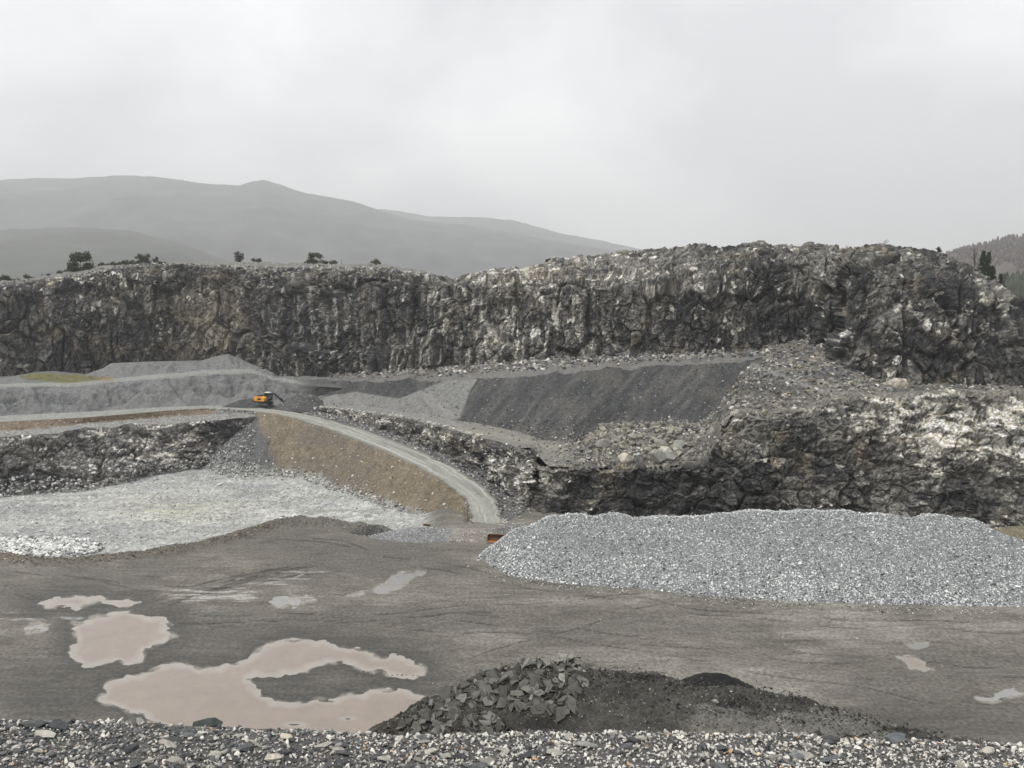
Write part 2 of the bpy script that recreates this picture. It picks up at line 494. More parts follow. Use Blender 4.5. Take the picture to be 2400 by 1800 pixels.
col = mixc(col, (0.115, 0.108, 0.095), smooth(0.44, 0.70, 1 - lowf + 0.6 * (strk - .5)) * 0.85)
col = col * (1 - 0.62 * rut * far_b)[..., None]
# damp, darker mud round the puddles and under the bank
damp = (1 - smooth(0, 95, big_d + 60 * (strk - .5))) * smooth(-1, 3, big_d)
damp = np.maximum(damp, blob(pxg, pyg, 120, 1640, 200, 90))
damp = np.maximum(damp, 0.8 * blob(pxg, pyg, 690, 1610, 90, 30))
damp = np.maximum(damp, 0.5 * blob(pxg, pyg, 560, 1500, 200, 35))
damp = np.maximum(damp, 0.8 * blob(pxg, pyg, 2200, 1690, 300, 35))
col = mixc(col, (0.050, 0.047, 0.042), np.clip(damp * (0.45 + strk), 0, 1) * 0.85)
# silty pale rims of the water
rim = (1 - smooth(2, 12, np.abs(pudd + 1))) * smooth(.3, .7, vnoise(np.stack([pxg / 30, pyg / 16, 0 * pxg], -1), 71))
col = mixc(col, (0.36, 0.33, 0.29), rim * 0.6)
# thin silt films
film = smooth(0.68, 0.78, strk2 * .5 + .5 * strk - .09 + 0.24 * blob(pxg, pyg, 480, 1395, 190, 35) + 0.16 * blob(pxg, pyg, 660, 1345, 120, 22) + 0.16 * blob(pxg, pyg, 80, 1450, 120, 40) + 0.16 * blob(pxg, pyg, 1250, 1545, 120, 25) + .14 * blob(pxg, pyg, 1800, 1480, 120, 20))
film = np.maximum(film * smooth(4, 20, pudd), (1 - smooth(1, 5, line_dist(pxg, pyg, [(690, 1355), (720, 1340), (780, 1338), (835, 1352)], 2.0))) * vnoise(np.stack([pxg / 18, pyg / 9, 0 * pxg], -1), 77))
col = mixc(col, (0.36, 0.35, 0.32), film * 0.85 * far_b)
# dust film from the gravel heap, brown berm, white lower floor
col = mixc(col, (0.105, 0.09, 0.068), bw * (0.6 + 0.4 * bn) * (1 - smooth(600, 700, pxg)))
col = mixc(col, (0.12, 0.115, 0.10), bw * smooth(600, 700, pxg) * (1 - smooth(900, 980, pxg)))
wf = fbm(np.stack([FL[..., 0] / 7, FL[..., 1] / 5, 0 * pxg + 3], -1), 4, 33)
wcol = np.zeros(FL.shape, f32) + np.array((0.385, 0.388, 0.365), f32)
wcol = mixc(wcol, (0.25, 0.255, 0.255), smooth(0.45, 0.75, wf + 0.5 * (wn_ - .5)) * .9)
wcol = mixc(wcol, (0.42, 0.41, 0.33), blob(pxg, pyg, 420, 1170, 170, 25) * .7)
wcol = mixc(wcol, (0.50, 0.50, 0.47), blob(pxg, pyg, 760, 1180, 160, 22) * .8)
wcol = mixc(wcol, (0.24, 0.245, 0.24), smooth(.5, .68, fbm(np.stack([FL[..., 0] / 4.5, FL[..., 1] / 1.1, 0 * pxg + 6], -1), 5, 36, .6)) * .6)
wcol = wcol * (0.72 + 0.56 * vnoise(np.stack([FL[..., 0] * 2.2, FL[..., 1] * 1.6, 0 * pxg], -1), 39))[..., None]
wcol = mixc(wcol, (0.28, 0.29, 0.26), smooth(0.62, 0.7, fbm(np.stack([FL[..., 0] / 6, FL[..., 1] / 2.2, 0 * pxg + 5], -1), 3, 37)) * smooth(450, 650, pxg))
col = col + (wcol - col) * (smooth(7, 15, berm_py - pyg) * (1 - smooth(960, 1040, pxg)))[..., None]
rough = 1 - 0.45 * damp - 0.3 * film - .35 * smooth(.5, .75, strk) * far_b
FLz = FL.copy()
FLz[..., 2] = z
floor = mesh_np('pit_floor', FLz, grid_faces(*pxg.shape), M_mud, np.concatenate([col, rough[..., None]], -1), True)
tag(floor, kind='structure')
_fl_u, _fl_v = UPX, VPY
def floor_z(X, Y):
    px, py = to_px(np.stack([np.asarray(X, float), np.asarray(Y, float), np.zeros(np.shape(X))], -1))
    j = np.clip(np.searchsorted(UPX, px), 0, len(UPX) - 1)
    i = np.clip(len(VPY) - 1 - np.searchsorted(VPY[::-1], py), 0, len(VPY) - 1)
    return z[i, j]

# ---- puddles: level sheets of silty water that the mud rises out of
M_water = node_mat('silty_water', attr='col', rough=0.07, fine=0.6, amt=0.07, bump=0.014, bump_scale=4.5, spec=0.5)
dep = np.clip(-z, 0, None)
wc = np.zeros(FL.shape, f32) + np.array((0.262, 0.215, 0.178), f32)
wc = mixc(wc, (0.315, 0.287, 0.252), 1 - smooth(0.0, 0.065, dep + .05 * (shore + .1)))
wc = wc * (0.94 + .12 * fbm(np.stack([FL[..., 0] / 4, FL[..., 1] / 3, 0 * pxg], -1), 3, 44))[..., None]
WP = FL.copy()
WP[..., 2] = 0.0
nvg, nug = pxg.shape
for i, k in enumerate(ROUGHP):
    grey = 0.0 if k in ('large', 'middle', 'upper', 'roadside') else 1.0
    inside = (owner == i) & (pudd < 22)
    cell = inside[:-1, :-1] & inside[1:, :-1] & inside[:-1, 1:] & inside[1:, 1:]
    ii, jj = np.nonzero(cell)
    if not len(ii): continue
    q = np.stack([ii * nug + jj, ii * nug + jj + 1, (ii + 1) * nug + jj + 1, (ii + 1) * nug + jj], -1)
    uq, inv = np.unique(q, return_inverse=True)
    cc = wc.reshape(-1, 3)[uq]
    cc = cc + (np.array((0.27, 0.265, 0.25), f32) - cc) * grey
    tag(mesh_np('puddle', WP.reshape(-1, 3)[uq], inv.reshape(-1, 4), M_water, cc, True), kind='structure')

# ------------------------------------------------------------------ upper quarry wall with the plateau behind it
def rock_sheet(name, P, amp, seed, sc=(1, 1, 1), big=1.0, edge=(0.0, 0.0), **kw):
    N = normals(P)
    if (N[..., 1].mean() > 0): N = -N
    D, R = rock_disp(P, N, amp, sc, seed, big)
    return P + D, R
U = np.arange(-380, 2781, 2.4)
top = [(-400, 740), (-200, 700), (0, 668), (100, 655), (170, 650), (230, 636), (290, 624), (370, 619), (560, 626), (700, 628), (825, 628), (900, 628), (975, 637), (1030, 648), (1068, 652), (1095, 640), (1140, 632), (1215, 632), (1270, 618), (1302, 602), (1380, 599), (1455, 587), (1540, 581), (1638, 571), (1692, 578), (1780, 569), (1875, 575), (1888, 567), (1960, 578), (1985, 581), (2030, 570), (2056, 566), (2095, 575), (2160, 583), (2213, 592), (2240, 606), (2278, 625), (2322, 651), (2355, 678), (2400, 705), (2500, 750), (2780, 830)]
footY = [(-400, 218), (0, 214), (100, 217), (300, 225), (540, 228), (650, 220), (760, 209), (870, 202), (980, 198), (1090, 193), (1200, 189), (1300, 186), (1500, 183), (1700, 180), (1850, 175), (1905, 171), (1945, 156), (2010, 152), (2150, 151), (2300, 149), (2400, 147), (2780, 139)]
midY = [(-400, 221), (0, 217), (100, 220), (300, 228), (540, 231), (650, 223), (760, 212), (870, 205), (980, 201), (1090, 196), (1200, 192), (1300, 189), (1500, 186), (1700, 183), (1850, 179), (1950, 176), (1985, 160), (2040, 156), (2150, 155), (2300, 155), (2400, 153), (2780, 146)]
topY = [(-400, 226), (0, 222), (100, 225), (300, 232), (540, 235), (650, 227), (760, 217), (870, 210), (980, 206), (1090, 202), (1200, 199), (1300, 203), (1500, 206), (1700, 194), (1850, 186), (1975, 184), (2005, 166), (2060, 164), (2150, 166), (2300, 166), (2400, 166), (2780, 160)]
shl = [(-400, 800), (0, 690), (300, 650), (560, 648), (900, 655), (1068, 672), (1215, 660), (1302, 655), (1400, 672), (1500, 690), (1600, 690), (1700, 660), (1800, 625), (1900, 615), (1985, 640), (2060, 640), (2200, 655), (2322, 700), (2400, 745), (2780, 860)]
ft = np.interp(U, *zip(*footY))
mY = np.interp(U, *zip(*midY))
tY = np.interp(U, *zip(*topY))
tpy = np.interp(U, *zip(*top)) + 3
tpy = tpy + (fbm(np.stack([U / 22, 0 * U, 0 * U], -1), 3, 3) - .5) * 9 * smooth(1000, 1150, U)
spy = np.interp(U, *zip(*shl))
fz = np.interp(U, [-400, 600, 800, 1100, 1500, 1700, 1950, 2300, 2780], [8, 9, 13, 17, 19, 19, 17, 17, 16])
rFoot = at_y(U, spy, ft)
rFoot[:, 2] = fz
rFoot[:, 0] = (U - 1200) / F * (ft * CP - (fz - HC) * SP)
rSh = at_y(U, spy, mY)
rTop = at_y(U, tpy, tY)
b1 = rTop.copy()
b1[:, 1] += 22
b1[:, 0] *= (tY + 22) / tY
sky_py = np.interp(U, [-400, -200, 0, 100, 200, 250, 380, 560, 700, 900, 960, 1000, 1030, 1100, 2780], [715, 688, 660, 648, 628, 620, 617, 615, 619, 622, 630, 640, 655, 670, 900])
b1z = at_y(U, sky_py, tY + 22)[:, 2]
b1[:, 2] = np.where(U < 1030, b1z, rTop[:, 2] - 2.5)
b2 = b1.copy()
b2[:, 1] += 90
b2[:, 2] -= 14
b3 = b2.copy()
b3[:, 1] += 400
b3[:, 2] = -8
PW = loft([rFoot, rSh, rTop, b1, b2, b3], [110, 76, 10, 6, 3])
uu = np.broadcast_to(U, PW.shape[:2])
_, vv0 = to_px(PW)
amp = np.ones(PW.shape[:2])
nF, nS = 110, 76
amp[nF:nF + nS] *= np.linspace(1, .32, nS)[:, None] ** .8
amp[nF + nS:nF + nS + 4] = .3
amp[nF + nS + 4:] = 0.25
amp[nF + nS + 14:] = 0.6
N = normals(PW)
N[N[..., 1] > 0] *= -1
N[nF + nS + 3:] = np.array([0, 0, 1.0])
vert = np.array([1, 1, .62])
D, R = rock_disp(PW, N, amp * 0.95, vert, 11)
PWd = PW + D
cx_, cy_ = to_px(PW)
cl_d = line_dist(cx_ + 8 * (vnoise(PW / 3, 19) - .5), cy_, [(2004, 560), (1993, 630), (1978, 700), (1952, 765), (1925, 835)])
gv = np.exp(-(cl_d / 11) ** 2) * 6.5 * (.5 + vnoise(PW / 4, 18))
gv[nF + nS + 6:] = 0
PWd[..., 1] += gv
PWd[..., 0] += gv * PW[..., 0] / PW[..., 1]
PWd[..., 2] += gv * (PW[..., 2] - HC) / PW[..., 1]
px_, py_ = to_px(PWd)
dark = 0.60 + 0.38 * blob(px_, py_, 250, 780, 360, 110) + 0.22 * blob(px_, py_, 720, 780, 200, 110) + 0.15 * blob(px_, py_, 1600, 760, 160, 60) + 0.34 * blob(px_, py_, 2150, 800, 230, 95) - 0.35 * blob(px_, py_, 1230, 760, 190, 110) - 0.25 * blob(px_, py_, 1460, 640, 240, 60) - .1 * blob(px_, py_, 950, 720, 100, 80) + 0.15 * blob(px_, py_, 1965, 690, 30, 90)
pale = 0.10 + 0.40 * blob(px_, py_, 1230, 740, 160, 130) + 0.22 * blob(px_, py_, 1500, 640, 220, 70) + 0.25 * blob(px_, py_, 1985, 790, 25, 60) + 0.25 * blob(px_, py_, 1885, 740, 50, 40) + 0.22 * blob(px_, py_, 2330, 720, 80, 60) - 0.1 * blob(px_, py_, 200, 790, 260, 90) + 0.2 * blob(px_, py_, 200, 670, 250, 40) + 0.05 * (1 - smooth(0, 30, py_ - np.interp(px_, *zip(*top)))) + 0.15 * blob(px_, py_, 1760, 640, 80, 60)
och = 0.12 + 0.5 * blob(px_, py_, 490, 760, 75, 80) + 0.2 * blob(px_, py_, 330, 830, 160, 30) + 0.15 * blob(px_, py_, 100, 680, 120, 40) + 0.15 * blob(px_, py_, 1250, 700, 160, 80) + 0.2 * blob(px_, py_, 2110, 700, 120, 50)
cW = rock_col(PWd, R, 11, dark, pale + .05, (1.2, 1.2, 0.7), och, .6)
chute = blob(px_, py_, 500, 745, 70, 75) * smooth(.3, .6, fbm(PWd / 3, 3, 88) + .1)
cW = mixc(cW, (0.20, 0.18, 0.14), chute * 0.75)
# dark and pale vertical streaks down the middle of the wall
stv = fbm(PWd * np.array([1.1, 1.1, 0.07]), 3, 51)
cW = mixc(cW, (0.028, 0.029, 0.032), smooth(0.50, 0.62, stv) * 0.8 * (.35 + .65 * smooth(480, 620, px_)) * (1 - .7 * smooth(1250, 1700, px_)) * smooth(630, 690, py_))
cW = mixc(cW, (0.33, 0.32, 0.29), smooth(0.64, 0.74, 1 - stv) * 0.6 * smooth(520, 620, px_) * (1 - smooth(1250, 1600, px_)))
# gravelly plateau
pl = np.zeros(PW.shape[:2])
pl[nF + nS + 3:] = 1
cW = mixc(cW, (0.11, 0.108, 0.096), pl * (px_ < 1060))
cW[nF + nS + 16:] = (0.05, 0.055, 0.04)
cW = np.clip(cW * 1.55, 0, .7)
wall = mesh_np('quarry_wall', PWd, grid_faces(*PW.shape[:2]), M_rock, cW)
tag(wall, kind='structure')
WALL_TOP = (U, tpy, tY)

# ------------------------------------------------------------------ lower cliff on the right, and its bench
U = np.arange(1215, 2781, 2.0)
baseY = np.interp(U, [1200, 1270, 1350, 1500, 1700, 1900, 2100, 2400, 2780], [136, 134, 133, 132, 132, 129, 128, 127, 124])
rB = at_z(U, 1200 + 0 * U, 0)
rB = np.stack([(U - 1200) / F * (baseY * CP + (HC + 1) * SP), baseY, 0 * U - 1.0], -1)
c_top = [(1200, 1072, 140.5), (1260, 1096, 136), (1350, 1100, 135), (1450, 1102, 135), (1560, 1100, 136), (1640, 1092, 136), (1668, 1060, 137), (1690, 1010, 137), (1720, 982, 136), (1790, 975, 136), (1850, 958, 136), (2000, 938, 136.5), (2200, 926, 137), (2400, 922, 136), (2780, 915, 132)]
rT = row(c_top, U, 'y')
rT[:, 2] += (fbm(np.stack([U / 30, 0 * U, 0 * U], -1), 4, 26) - .5) * 2.4
_bk = 4.5 * (1 - smooth(1228, 1285, U))
rB[:, 1] += _bk
rT[:, 1] += _bk
rT2 = rT + np.array([0, 2.6, .12])
rT3 = rT + np.array([0, 6.0, -.9])
PC = loft([rB, rT, rT2, rT3], [120, 8, 5])
# overhang and belly
vv = np.concatenate([np.linspace(0, 1, 121), np.ones(13)])[:, None]
PC[..., 1] += -1.6 * np.sin(vv * math.pi) * smooth(1650, 1750, U)[None] + 1.2 * np.sin(vv * math.pi) * (1 - smooth(1650, 1750, U)[None])
N = normals(PC)
N[N[..., 1] > 0] *= -1
ampc = 0.75 * np.ones(PC.shape[:2])
ampc[108:121] *= np.linspace(1, .55, 13)[:, None]
ampc[121:] = .3
N[121:] = np.array([0, -.3, .95])
D, R = rock_disp(PC, N, ampc, (1, 1, 1.25), 23, 1.0, .3)
PCd = PC + D
px_, py_ = to_px(PCd)
dark = 0.52 + 0.26 * blob(px_, py_, 1850, 1060, 130, 80) + 0.12 * blob(px_, py_, 1480, 1190, 160, 40) + 0.2 * blob(px_, py_, 2150, 1160, 200, 40) - 0.35 * blob(px_, py_, 2180, 1010, 190, 60)
pale = 0.20 + 0.66 * blob(px_, py_, 2190, 1015, 230, 80) + 0.2 * blob(px_, py_, 1700, 1030, 40, 60) + 0.35 * blob(px_, py_, 2370, 960, 60, 40) + 0.3 * blob(px_, py_, 1290, 1110, 90, 60) - 0.12 * blob(px_, py_, 1850, 1080, 100, 60)
och = 0.12 + 0.3 * blob(px_, py_, 1650, 1190, 40, 40) + 0.15 * blob(px_, py_, 1400, 1110, 140, 20) + 0.15 * blob(px_, py_, 2330, 1190, 80, 30)
fold = 0.6 * np.sin(PCd[..., 0] / 6.5) + 0.25 * PCd[..., 0] / 6
brow = np.zeros(PC.shape[:2])
brow[120:] = 1
cC = rock_col(PCd + np.stack([0 * fold, 0 * fold, fold], -1), R, 23, dark, pale, (0.45, 0.45, 2.4), och, .75, .7)
cC = mixc(cC, (0.11, 0.105, 0.09), brow * .6)
lower_cliff = mesh_np('lower_cliff', PCd, grid_faces(*PC.shape[:2]), M_rock, np.clip(cC * 1.5, 0, .75))
tag(lower_cliff, kind='structure')

# bench, talus cone and path above that cliff
U = np.arange(1590, 2781, 3.0)
g0 = row(c_top, U, 'y')
g0[:, 1] += 1.2
g0[:, 2] -= 0.4
g1 = row([(1590, 1095, 139), (1640, 1060, 141), (1665, 1000, 144), (1690, 945, 146), (1745, 906, 149), (1820, 898, 147), (1910, 912, 143), (2060, 925, 140.5), (2400, 917, 139), (2780, 910, 135)], U, 'y')
g2 = row([(1590, 1060, 146), (1640, 960, 152), (1700, 880, 160), (1790, 852, 164), (1866, 835, 166), (1942, 826, 163), (1985, 856, 157), (2060, 880, 154), (2170, 900, 151), (2400, 908, 149), (2780, 900, 142)], U, 'y')
g3 = g2.copy()
g3[:, 1] += 16
g3[:, 2] += np.interp(U, [1590, 1700, 1942, 2000, 2780], [1.5, 2, 2.2, .6, 0])
PG = loft([g0, g1, g2, g3], [30, 34, 14])
n = fbm(PG / 5, 4, 61) - .5
n2 = fbm(PG / 1.2, 4, 62) - .5
d3_, r3_, e3_ = facet(PG / 1.3, 63)
rg = 0.5 + 0.8 * blob(*to_px(PG), 1720, 920, 90, 60)
PGd = PG.copy()
PGd[..., 2] += n * 1.6 + n2 * 0.6 + d3_ * 0.5 * rg
px_, py_ = to_px(PGd)
PGd[..., 2] -= 9 * (1 - smooth(-26, 14, px_ - (1640 + (1000 - py_) * .74) + 26 * (fbm(PG / 2.5, 3, 64) - .5))) * (1 - smooth(1000, 1040, py_))
px_, py_ = to_px(PGd)
path = 1 - smooth(3, 12, line_dist(px_, py_, [(1700, 850), (1780, 860), (1840, 885), (1920, 915), (2050, 927), (2200, 922), (2450, 916)], 1.5))
cG = np.zeros(PG.shape, f32) + np.array((0.105, 0.10, 0.086), f32)
cG = cG * (0.6 + .8 * r3_[1])[..., None]
cG = mixc(cG, (0.25, 0.235, 0.195), smooth(.55, .75, .5 + n2 + .3 * (r3_[2] - .5)) * .8)
cG = mixc(cG, (0.07, 0.07, 0.07), smooth(.5, .7, .5 + n) * .7)
cG = mixc(cG, (0.055, 0.055, 0.054), .8 * np.clip(blob(px_, py_, 1790, 905, 60, 30) + blob(px_, py_, 1660, 900, 40, 50), 0, 1))
cG = mixc(cG, (0.17, 0.165, 0.15), path * .85)
bench = mesh_np('upper_bench', PGd, grid_faces(*PG.shape[:2]), M_rock, np.clip(cG * 1.2, 0, .6))
tag(bench, kind='structure')

# ------------------------------------------------------------------ dark tipped slope below the wall
U = np.arange(690, 1900, 2.6)
f_foot = [(690, 946, 9.0), (760, 944, 9.2), (868, 955, 9.6), (976, 971, 9.9), (1085, 990, 10.2), (1150, 1000, 10.3), (1250, 1023, 10.2), (1330, 1034, 10.1), (1385, 1016, 10.6), (1430, 1001, 11), (1560, 992, 11.5), (1650, 985, 12.5), (1720, 960, 14), (1900, 930, 16)]
f_top = [(690, 893, 202), (760, 893, 202), (868, 893, 194), (976, 891, 185), (1085, 889, 175), (1150, 887, 171), (1250, 877, 165), (1367, 869, 166), (1465, 862, 169), (1560, 856, 170), (1650, 850, 168), (1720, 845, 168), (1900, 820, 168)]
q0 = row(f_foot, U, 'z')
q1 = row(f_top, U, 'y')
q1[:, 2] += (fbm(np.stack([U / 26, 0 * U, 0 * U], -1), 4, 82) - .5) * 1.3
q2 = q1.copy()
q2[:, 1] = np.interp(U, *zip(*footY)) + 6
q2[:, 0] *= q2[:, 1] / q1[:, 1]
q2[:, 2] = q1[:, 2] + 1.1
q00 = q0 + np.array([0, -1.5, -2.5])
PF = loft([q00, q0, q1, q2], [6, 84, 26])
nn_ = fbm(PF / 4, 4, 81) - .5
along = PF[..., 0] + PF[..., 1] * 0.55
gul = fbm(np.stack([along / 2.2, 0 * along, PF[..., 2] / 40], -1), 4, 83)
sl = np.zeros(PF.shape[:2])
sl[:90] = 1
PFd = PF.copy()
PFd[..., 2] -= 5 * (1 - smooth(700, 790, U))[None]
PFd[..., 2] += nn_ * 0.8 + (gul - .5) * 1.1 * sl + (fbm(PF / 0.7, 3, 84) - .5) * (0.25 + 0.5 * (1 - sl))
px_, py_ = to_px(PFd)
cF = np.zeros(PF.shape, f32) + np.array((0.062, 0.063, 0.064), f32)
diag = fbm(np.stack([(px_ + (py_ - 900) * (0.75 + .25 * vnoise(PFd / 9, 87))) / 15, (py_ - 900) / 55, 0 * px_], -1), 5, 85, .62)
cF = mixc(cF, (0.100, 0.098, 0.092), smooth(.45, .75, diag) * .9)
cF = mixc(cF, (0.040, 0.042, 0.044), smooth(.5, .75, 1 - diag) * .65)
cF = mixc(cF, (0.105, 0.100, 0.090), smooth(.5, .7, fbm(PFd / 5, 4, 89)) * .5)
cF = cF * (.75 + .5 * vnoise(PFd * 3.0, 88))[..., None]
cF = mixc(cF, (0.13, 0.125, 0.112), smooth(980, 1060, py_ + 30 * (diag - .5)) * .5)
fan = np.array([(1052, 888), (1120, 888), (1102, 915), (1078, 978), (1060, 990), (900, 975), (760, 950), (770, 930), (830, 918), (880, 926), (935, 934), (985, 915)])
fd = in_poly(px_, py_, fan)
cF = mixc(cF, (0.215, 0.215, 0.205), (1 - smooth(-3, 3, fd)) * (0.85 + .3 * (gul - .5)))
cF = mixc(cF, (0.16, 0.155, 0.145), (1 - sl))
slope = mesh_np('tipped_rock_slope', PFd, grid_faces(*PF.shape[:2]), M_soil, cF, True)
tag(slope, kind='structure')

# ------------------------------------------------------------------ middle bench and the rock face beside the ramp
lip = [(748, 955, 9.0), (868, 969, 9.3), (955, 982, 9.5), (1031, 1000, 9.7), (1096, 1018, 9.8), (1172, 1036, 9.8), (1226, 1052, 9.7), (1259, 1061, 9.6)]
dbase = [(748, 964, 8.1), (800, 980, 7.5), (868, 1000, 6.9), (955, 1031, 5.7), (1031, 1063, 4.8), (1096, 1096, 3.7), (1172, 1145, 2.0), (1226, 1188, 0.6), (1259, 1210, -0.3)]
U = np.arange(735, 1262, 1.8)
d0 = row(dbase, U, 'z')
d0[:, 2] -= 0.5
d1 = row(lip, U, 'z')
d2 = row(lip, U, 'z')
hgt = d1[:, 2] - d0[:, 2]
dm = d0 * 0.28 + d1 * 0.72
dm[:, 1] -= 1.6 * np.clip(hgt / 6, 0.2, 1)
_bk = 4.5 * smooth(1232, 1264, U)
for _r in (d0, dm, d1): _r[:, 1] += _bk
PD = loft([d0, dm, d1], [50, 24])
N = normals(PD)
N[N[..., 1] > 0] *= -1
am = np.ones(PD.shape[:2]) * np.clip(hgt / 7, .18, .7)[None]
am[-12:] *= np.linspace(1, .1, 12)[:, None]
D, R = rock_disp(PD, N, am, (1, 1, 1.3), 37)
PDd = PD + D
px_, py_ = to_px(PDd)
cD = rock_col(PDd, R, 37, 0.42, 0.42 + 0.15 * blob(px_, py_, 1200, 1090, 90, 60), (0.8, 0.8, 2.0), 0.16)
lip_shade = np.zeros(PD.shape[:2])
lip_shade[62:] = 1
cD = mixc(cD, (0.07, 0.068, 0.062), lip_shade * smooth(830, 900, px_) * .8)  # shaded band below the bench lip, painted dark into the rock colour
low = np.zeros(PD.shape[:2])
low[:14] = 1
cD = mixc(cD, (0.10, 0.10, 0.10), low * .5)
face = mesh_np('ramp_side_face', PDd, grid_faces(*PD.shape[:2]), M_rock, np.clip(cD * 1.45, 0, .72))
tag(face, kind='structure')

U = np.arange(735, 1760, 2.6)
e0a = row(lip, U, 'z')
e0b = row(c_top, U, 'y')
e0b[:, 1] += 0.9
e0b[:, 2] -= .1
wE = smooth(1235, 1290, U)[:, None]
e0 = e0a * (1 - wE) + e0b * wE
e2 = row(f_foot, U, 'z')
e2[:, 1] += 3
e2[:, 2] += .3
e0[:, 1] += 4.0 * np.exp(-((U - 1256) / 26) ** 2)
e1 = e0 * .45 + e2 * .55
e1[:, 2] += np.interp(U, [735, 1250, 1400, 1530, 1640, 1760], [0, .1, .3, .9, .5, .3])
PE = loft([e0, e1, e2], [34, 30])
PEd = PE.copy()
n = fbm(PE / 3, 4, 91) - .5
d3_, r3_, e3_ = facet(PE / 1.1, 92)
rub = smooth(1250, 1380, np.broadcast_to(U, PE.shape[:2]))
PEd[..., 2] += n * 0.8 * (0.3 + rub) + d3_ * 0.5 * rub
PEd[-1, :, 2] -= .5
px_, py_ = to_px(PEd)
cE = np.zeros(PE.shape, f32) + np.array((0.19, 0.185, 0.165), f32)
cE = mixc(cE, (0.21, 0.21, 0.20), 1 - smooth(1050, 1120, px_))
cE = mixc(cE, (0.10, 0.097, 0.085), rub * smooth(.35, .65, fbm(PE / 2, 4, 94)))
cE = mixc(cE, (0.26, 0.24, 0.19), rub * smooth(.5, .7, r3_[1] * .4 + .6 * fbm(PE / 1.5, 3, 95)))
pth = 1 - smooth(3, 14, line_dist(px_, py_, [(1050, 1000), (1180, 1022), (1300, 1050), (1400, 1062), (1480, 1075)], 1.6))
cE = mixc(cE, (0.24, 0.23, 0.20), pth * .8)
mb = mesh_np('middle_bench', PEd, grid_faces(*PE.shape[:2]), M_soil, np.clip(cE, 0, .6), False)
tag(mb, kind='structure')

# ------------------------------------------------------------------ ramp road, embankment, excavator pad
RL = np.array([(1022, 1136, -.1), (1020, 1130, 0), (1010, 1090, 1.3), (985, 1060, 2.64), (930, 1025, 3.94), (860, 990, 5.04), (780, 955, 6), (700, 925, 7), (620, 900, 8.1), (560, 890, 8.4), (500, 885, 8.5), (450, 882.5, 8.5)]) * (K, K, 1)
RR = np.array([(1090, 1136, -.1), (1087, 1130, 0), (1080, 1100, 1.3), (1062, 1070, 2.64), (1012, 1030, 3.94), (940, 990, 5.04), (860, 955, 6), (780, 927, 7), (700, 904, 8.1), (620, 888, 8.4), (540, 880, 8.5), (450, 878, 8.5)]) * (K, K, 1)
EB = np.array([(1026, 1146), (1022, 1144), (1000, 1146), (965, 1138), (905, 1120), (820, 1097), (735, 1068), (670, 1044), (590, 1032), (510, 1037), (430, 1015), (380, 1000)]) * K
def resamp(a, n):
    t = np.arange(len(a))
    s = np.linspace(0, len(a) - 1, n)
    # gentle Catmull-Rom smoothing
    i = np.clip(np.floor(s).astype(int), 0, len(a) - 2)
    u = (s - i)[:, None]
    p0, p1, p2, p3 = a[np.clip(i - 1, 0, None)], a[i], a[i + 1], a[np.clip(i + 2, None, len(a) - 1)]
    return 0.5 * ((2 * p1) + (-p0 + p2) * u + (2 * p0 - 5 * p1 + 4 * p2 - p3) * u * u + (-p0 + 3 * p1 - 3 * p2 + p3) * u ** 3)
nR = 420
l3 = resamp(at_z(RL[:, 0], RL[:, 1], RL[:, 2]), nR)
r3 = resamp(at_z(RR[:, 0], RR[:, 1], RR[:, 2]), nR)
eb3 = resamp(at_z(EB[:, 0], EB[:, 1], np.where(np.arange(12) < 3, -0.6, -2.3)), nR)
_s = np.linspace(0, 1, nR)
l3[:, 0] += (fbm(np.stack([_s * 60, 0 * _s, 0 * _s], -1), 4, 97) - .5) * 1.1
r3[:, 0] += (fbm(np.stack([_s * 60, 0 * _s, 0 * _s + 5], -1), 4, 98) - .5) * 1.4
PR = loft([l3, r3], [44]).copy()
w = np.linspace(0, 1, 45)[:, None] + 0 * PR[..., 0]
s_ = np.cumsum(np.r_[0, np.linalg.norm(np.diff(l3, axis=0), axis=1)])[None] + 0 * w
ln = fbm(np.stack([w * 9 + .8 * vnoise(np.stack([w * 2, s_ / 8, 0 * w], -1), 99), s_ / 14, 0 * w], -1), 5, 101, .6)
PR[..., 2] += (ln - .5) * .14 + 0.10 * np.sin(w * math.pi)
tr = np.exp(-((w - .24) / .06) ** 2) + np.exp(-((w - .42) / .05) ** 2) + np.exp(-((w - .66) / .06) ** 2) + np.exp(-((w - .83) / .05) ** 2)
PR[..., 2] -= 0.07 * tr
cR = np.zeros(PR.shape, f32) + np.array((0.265, 0.265, 0.235), f32)
cR = cR * (0.72 + .56 * ln)[..., None]
cR = mixc(cR, (0.40, 0.40, 0.36), np.clip(tr, 0, 1) * smooth(.25, .6, vnoise(np.stack([w * 9, s_ / 12, 0 * w], -1), 103)) * .85)
cR = mixc(cR, (0.15, 0.15, 0.14), smooth(.55, .75, fbm(np.stack([w * 22, s_ / 9, 0 * w + 3], -1), 3, 105)) * .6)
edg = np.minimum(w, 1 - w) + .16 * (fbm(PR / 1.2, 3, 106) - .5)
cR = mixc(cR, (0.15, 0.148, 0.138), (1 - smooth(.02, .12, edg)) * .8)
M_road = node_mat('packed_road', attr='col', rough=.95, fine=1.2, amt=.13, bump=.03, bump_scale=3)
road = mesh_np('ramp_road', PR, grid_faces(*PR.shape[:2]), M_road, cR, True)
tag(road, kind='structure')
